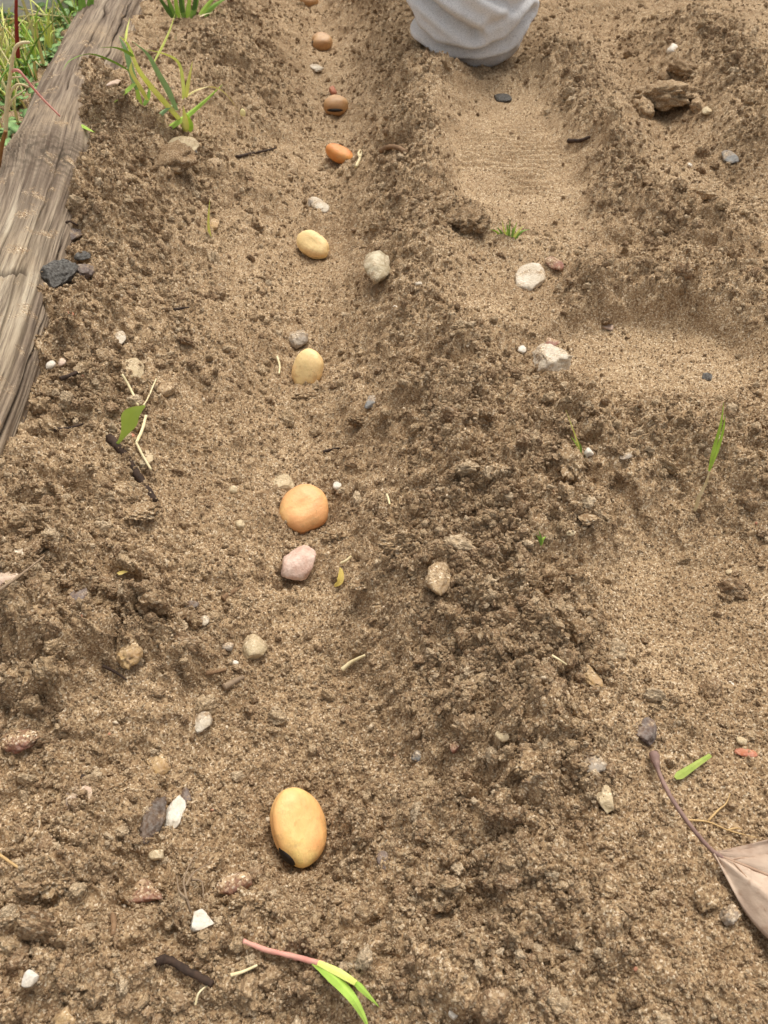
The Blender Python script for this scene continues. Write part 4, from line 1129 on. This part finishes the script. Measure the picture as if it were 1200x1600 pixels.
# dead leaf at the right edge
def make_dead_leaf():
    b = place(1113, 1335, .006)
    root = empty('dead_leaf', b); tag(root, 'large pale brown dead leaf with long stalk at the right edge', 'leaf')
    t = NT('dead_leaf_brown')
    n = t.noise(60, 4); n2 = t.noise(420, 3); fi = t.noise(900, 2)
    c = t.ramp(n.outputs['Fac'], [(.3, lin(146, 122, 104)), (.5, lin(178, 154, 134)), (.68, lin(202, 180, 158))])
    c = t.mix(t.ramp(n2.outputs['Fac'], [(.55, (0, 0, 0)), (.75, (.5, .5, .5))]), c, lin(150, 116, 92))
    t.color(c); t.bump(n2.outputs['Fac'], .0005, .5); t.b.inputs['Roughness'].default_value = .75
    dark = plain('leaf_vein_brown', (150, 120, 98), (178, 148, 124), 200, .7)
    # local frame on the soil: a along the leaf, c across it
    tip = place(1330, 1440, .014)
    a = (tip - b); a.z = 0; Lh = .105; a.normalize()
    cdir = Vector((-a.y, a.x, 0))
    nu, nv = 60, 41
    V = np.zeros((nu, nv, 3))
    for i in range(nu):
        f = i / (nu - 1)
        hw = .0008 + min(.80 * f * Lh, .036 * (1 - math.exp(-f * Lh / .030))) * (1 - max(0, f - .55) ** 2 * 4.2)
        for j in range(nv):
            s_ = (j / (nv - 1)) * 2 - 1
            x = f * Lh + .004 * s_ * s_ * f
            y = s_ * hw
            z = .004 + .020 * math.sin(min(1, f * 1.5) * math.pi * .5) - .010 * f
            z += -.010 * max(0, -s_ - .25) ** 1.3 * min(1, f * 4) + .006 * max(0, s_) * min(1, f * 3)
            z += -.0016 * math.exp(-(s_ / .06) ** 2) * min(1, f * 4)
            z += .0022 * math.sin(f * 19 + s_ * 4) * s_ * s_ + .004 * max(0, s_ - .5) ** 1.2 * min(1, f * 3) * 2 - .0007 * max(0, math.cos((f * 9 - abs(s_) * 2.2) * math.pi * 2)) ** 12 * (abs(s_) < .95) + .0010 * math.exp(-((s_ + .42 + .1 * math.sin(f * 5)) / .09) ** 2)
            y *= 1 + .05 * math.sin(f * 23 + s_) * (abs(s_) > .9)
            V[i, j] = (a * x + cdir * y)[:]
            V[i, j, 2] += z - .003
    me = grid_mesh('leaf_blade', V.reshape(-1, 3), nu, nv)
    o = link('leaf_blade', me, t.m, root)
    sl = o.modifiers.new('thickness', 'SOLIDIFY'); sl.thickness = .0005; sl.offset = 0
    mid = [Vector(V[i, nv // 2]) + Vector((0, 0, .0006)) for i in range(0, nu, 6)]
    vv, ff = tube_data(mid, lambda f: .0005 * (1 - .7 * f), 40, 6, 3, .08)
    link('midrib', mesh('midrib', vv, ff), dark, root)
    for k in range(9):
        for sg in (-1, 1):
            i0 = 3 + k * 6
            vp = []
            for m_ in range(6):
                jj = int(round(nv // 2 + sg * (nv // 2 - 1) * m_ / 5)); ii = min(nu - 1, int(i0 + m_ * 1.6 + m_ * m_ * .12))
                vp.append(Vector(V[ii, jj]) + Vector((0, 0, .00022)))
            vv, ff = tube_data(vp, lambda f: .00028 * (1 - .6 * f), 14, 5, k, .1)
            link('side_vein', mesh('side_vein', vv, ff), dark, root)
    P = [p - b for p in on_soil([(1021, 1176), (1030, 1208), (1048, 1245), (1075, 1285), (1100, 1316)], [.004, .006, .007, .006, .005])] + [Vector((0, 0, .002)), Vector((0, 0, .0015)) + a * .004]
    q_ = depth(b) / FPX
    vv, ff = tube_data(P, lambda f: q_ * (4.0 - .8 * f if f > .13 else 3.9 + 5.5 * max(0, 1 - abs(f - .03) / .10)), 60, 10, 4, .08)
    link('leaf_stalk', mesh('leaf_stalk', vv, ff), plain('leaf_stalk_mauve', (118, 92, 84), (150, 122, 110), 260, .65), root)
make_dead_leaf()

# ------------------------------------------------------------------ beyond the log: grass, weeds, board
def make_grass_mass():
    rng = random.Random(12)
    mats = [M_G2, M_G1, M_G5, M_G6, M_G3]
    per = [[] for _ in mats]
    for k in range(1500):
        y = rng.uniform(.45, 1.75)
        lx = float(np.interp(y, LOG_Y, LOG_X))
        x = lx - .045 - abs(rng.gauss(0, .10)) - .005
        h = rng.uniform(.03, .085) * (1.0 if y > .7 else .8) * (.55 if y > .98 and x < lx - .06 else 1)
        if y < .75: h *= .7
        b = Vector((x, y, -.005))
        lean = Vector((rng.gauss(0, .45), rng.gauss(0, .4), 0))
        if x > lx - .07: lean.x = min(lean.x, .25)
        P = [b, b + Vector((0, 0, h * .5)) + lean * h * .25, b + Vector((0, 0, h * .85)) + lean * h * .7, b + Vector((0, 0, h * rng.uniform(.75, 1.1))) + lean * h * 1.25]
        i = rng.choices(range(5), (3, 5, 1, 6, 5))[0]
        per[i].append(blade_data(P, rng.uniform(.0016, .0045), 8, (rng.uniform(-1, 1), rng.uniform(-1, 1), .1), .25, .06))
    V, F, MI = [], [], []
    for i, l in enumerate(per):
        v, f = join_data(l); o = len(V); V += v; F += [tuple(q + o for q in g) for g in f]; MI += [i] * len(f)
    me = mesh('grass', V, F)
    for m in mats: me.materials.append(m)
    me.polygons.foreach_set('material_index', np.array(MI, np.int32))
    o = bpy.data.objects.new('grass', me); col.objects.link(o)
    me.polygons.foreach_set('use_smooth', np.ones(len(me.polygons), bool))
    tag(o, 'mixed green and straw-coloured grass growing behind the log', 'grass', kind='stuff')
    # low leafy weeds hugging the log
    parts = []
    for k in range(800):
        y = rng.uniform(.42, 1.3); lx = float(np.interp(y, LOG_Y, LOG_X))
        x = lx - .036 - abs(rng.gauss(0, .035)); z = rng.uniform(.0, .026)
        a = rng.uniform(0, 6.28); l = rng.uniform(.008, .018); d = Vector((math.cos(a), math.sin(a), rng.uniform(-.1, .5))) * l
        b = Vector((x, y, z))
        parts.append(blade_data([b, b + d * .5 + Vector((0, 0, .002)), b + d], l * .75, 7, None, -.18, .05, lambda f: .1 + math.sin(math.pi * min(1, f + .02)) ** .7))
    V, F = join_data(parts)
    o = link('ground_cover_weeds', mesh('ground_cover_weeds', V, F), leaf_mat('weed_leaf_green', (124, 164, 98), (164, 196, 126), .2))
    tag(o, 'low leafy green weeds hugging the back of the log', 'weeds', kind='stuff')
make_grass_mass()
def stalk(name, label, lines, Y, mat, cat='stem'):
    p = at_y(*lines[0][0][0], Y); e = empty(name, p); tag(e, label, cat)
    for pts, w in lines:
        P = [at_y(u, v, Y) - p for u, v in pts]; r = w * .5 * depth(p) / FPX
        V, F = tube_data(P, lambda f: r * (1 - .45 * f), 22, 7, w, .06)
        link('stem_piece', mesh('stem_piece', V, F), mat, e)
    return e
stalk('dry_stalk', 'branched cream dry grass stalk behind the log at left', [(((8, 215), (11, 160), (15, 125), (22, 80), (32, 68), (46, 66)), 7), (((11, 165), (16, 145), (28, 132), (46, 136)), 5), (((14, 130), (18, 122), (34, 120)), 4), (((12, 175), (20, 155), (40, 140)), 3)], .60, M_STRAW)
stalk('grass_seed_stem', 'thin pink grass stem arching over the log', [(((18, 111), (28, 110), (38, 120), (52, 138), (68, 156), (82, 170), (94, 182)), 5)], .60, plain('rosy_stem', (206, 128, 118), (226, 160, 146), 200, .6))
stalk('red_stem', 'dark red upright weed stem at the top left corner', [(((28, 90), (26, 50), (25, 10), (27, -30)), 7)], .80, plain('red_weed_stem', (122, 36, 28), (156, 56, 40), 200, .5))
stalk('brown_stem', 'rusty brown dead stem at the left edge behind the log', [(((-4, 260), (3, 225), (9, 205)), 9)], .57, plain('rusty_stem', (126, 84, 46), (170, 122, 68), 200, .7))
small_e = empty('broad_grass', at_y(130, 60, .98)); tag(small_e, 'broad dark green grass blade behind the log at the top', 'grass')
for pts, w, m in ((((132, 60), (130, 30), (128, 0), (126, -30)), 18, M_G2), (((134, 62), (140, 30), (142, 0), (150, -30)), 16, M_G2), (((124, 66), (124, 44), (120, 28)), 8, M_G1)):
    ribbon(small_e, 'blade', [at_y(u, v, .98) for u, v in pts], w * depth(small_e.location) / FPX, m, side=(1, -.2, .1), fold=.2)
def make_board():
    a = gp(-60, 50, .012); c = gp(118, 10, .012)
    e = empty('white_board', a); tag(e, 'weathered white board standing behind the grass at top left', 'board')
    d = c - a; L_ = d.length
    M = plain('peeling_white_paint', (214, 212, 208), (238, 237, 234), 60, .6, 0, (1, 1, 6))
    for k in range(2):
        bm = bmesh.new(); bmesh.ops.create_cube(bm, size=1, matrix=Matrix.Diagonal((L_ * 1.4, .018, .09, 1)))
        bmesh.ops.bevel(bm, geom=bm.edges[:], offset=.003, segments=2, affect='EDGES')
        me = bpy.data.meshes.new('plank'); bm.to_mesh(me); bm.free()
        o = link('plank', me, M, e, smooth=False)
        o.location = Vector((d.x * .3, d.y * .3, .045 + k * .094)); o.rotation_euler = (0, 0, math.atan2(d.y, d.x))
    for sx in (.1, .85):
        bm = bmesh.new(); bmesh.ops.create_cube(bm, size=1, matrix=Matrix.Diagonal((.03, .03, a.z + .2, 1)))
        me = bpy.data.meshes.new('post'); bm.to_mesh(me); bm.free()
        o = link('post', me, plain('dark_post_wood', (58, 52, 48), (84, 76, 68)), e, smooth=False)
        o.location = Vector((d.x * sx, d.y * sx + .03, .09 - (a.z + .2) / 2 + .09))
make_board()
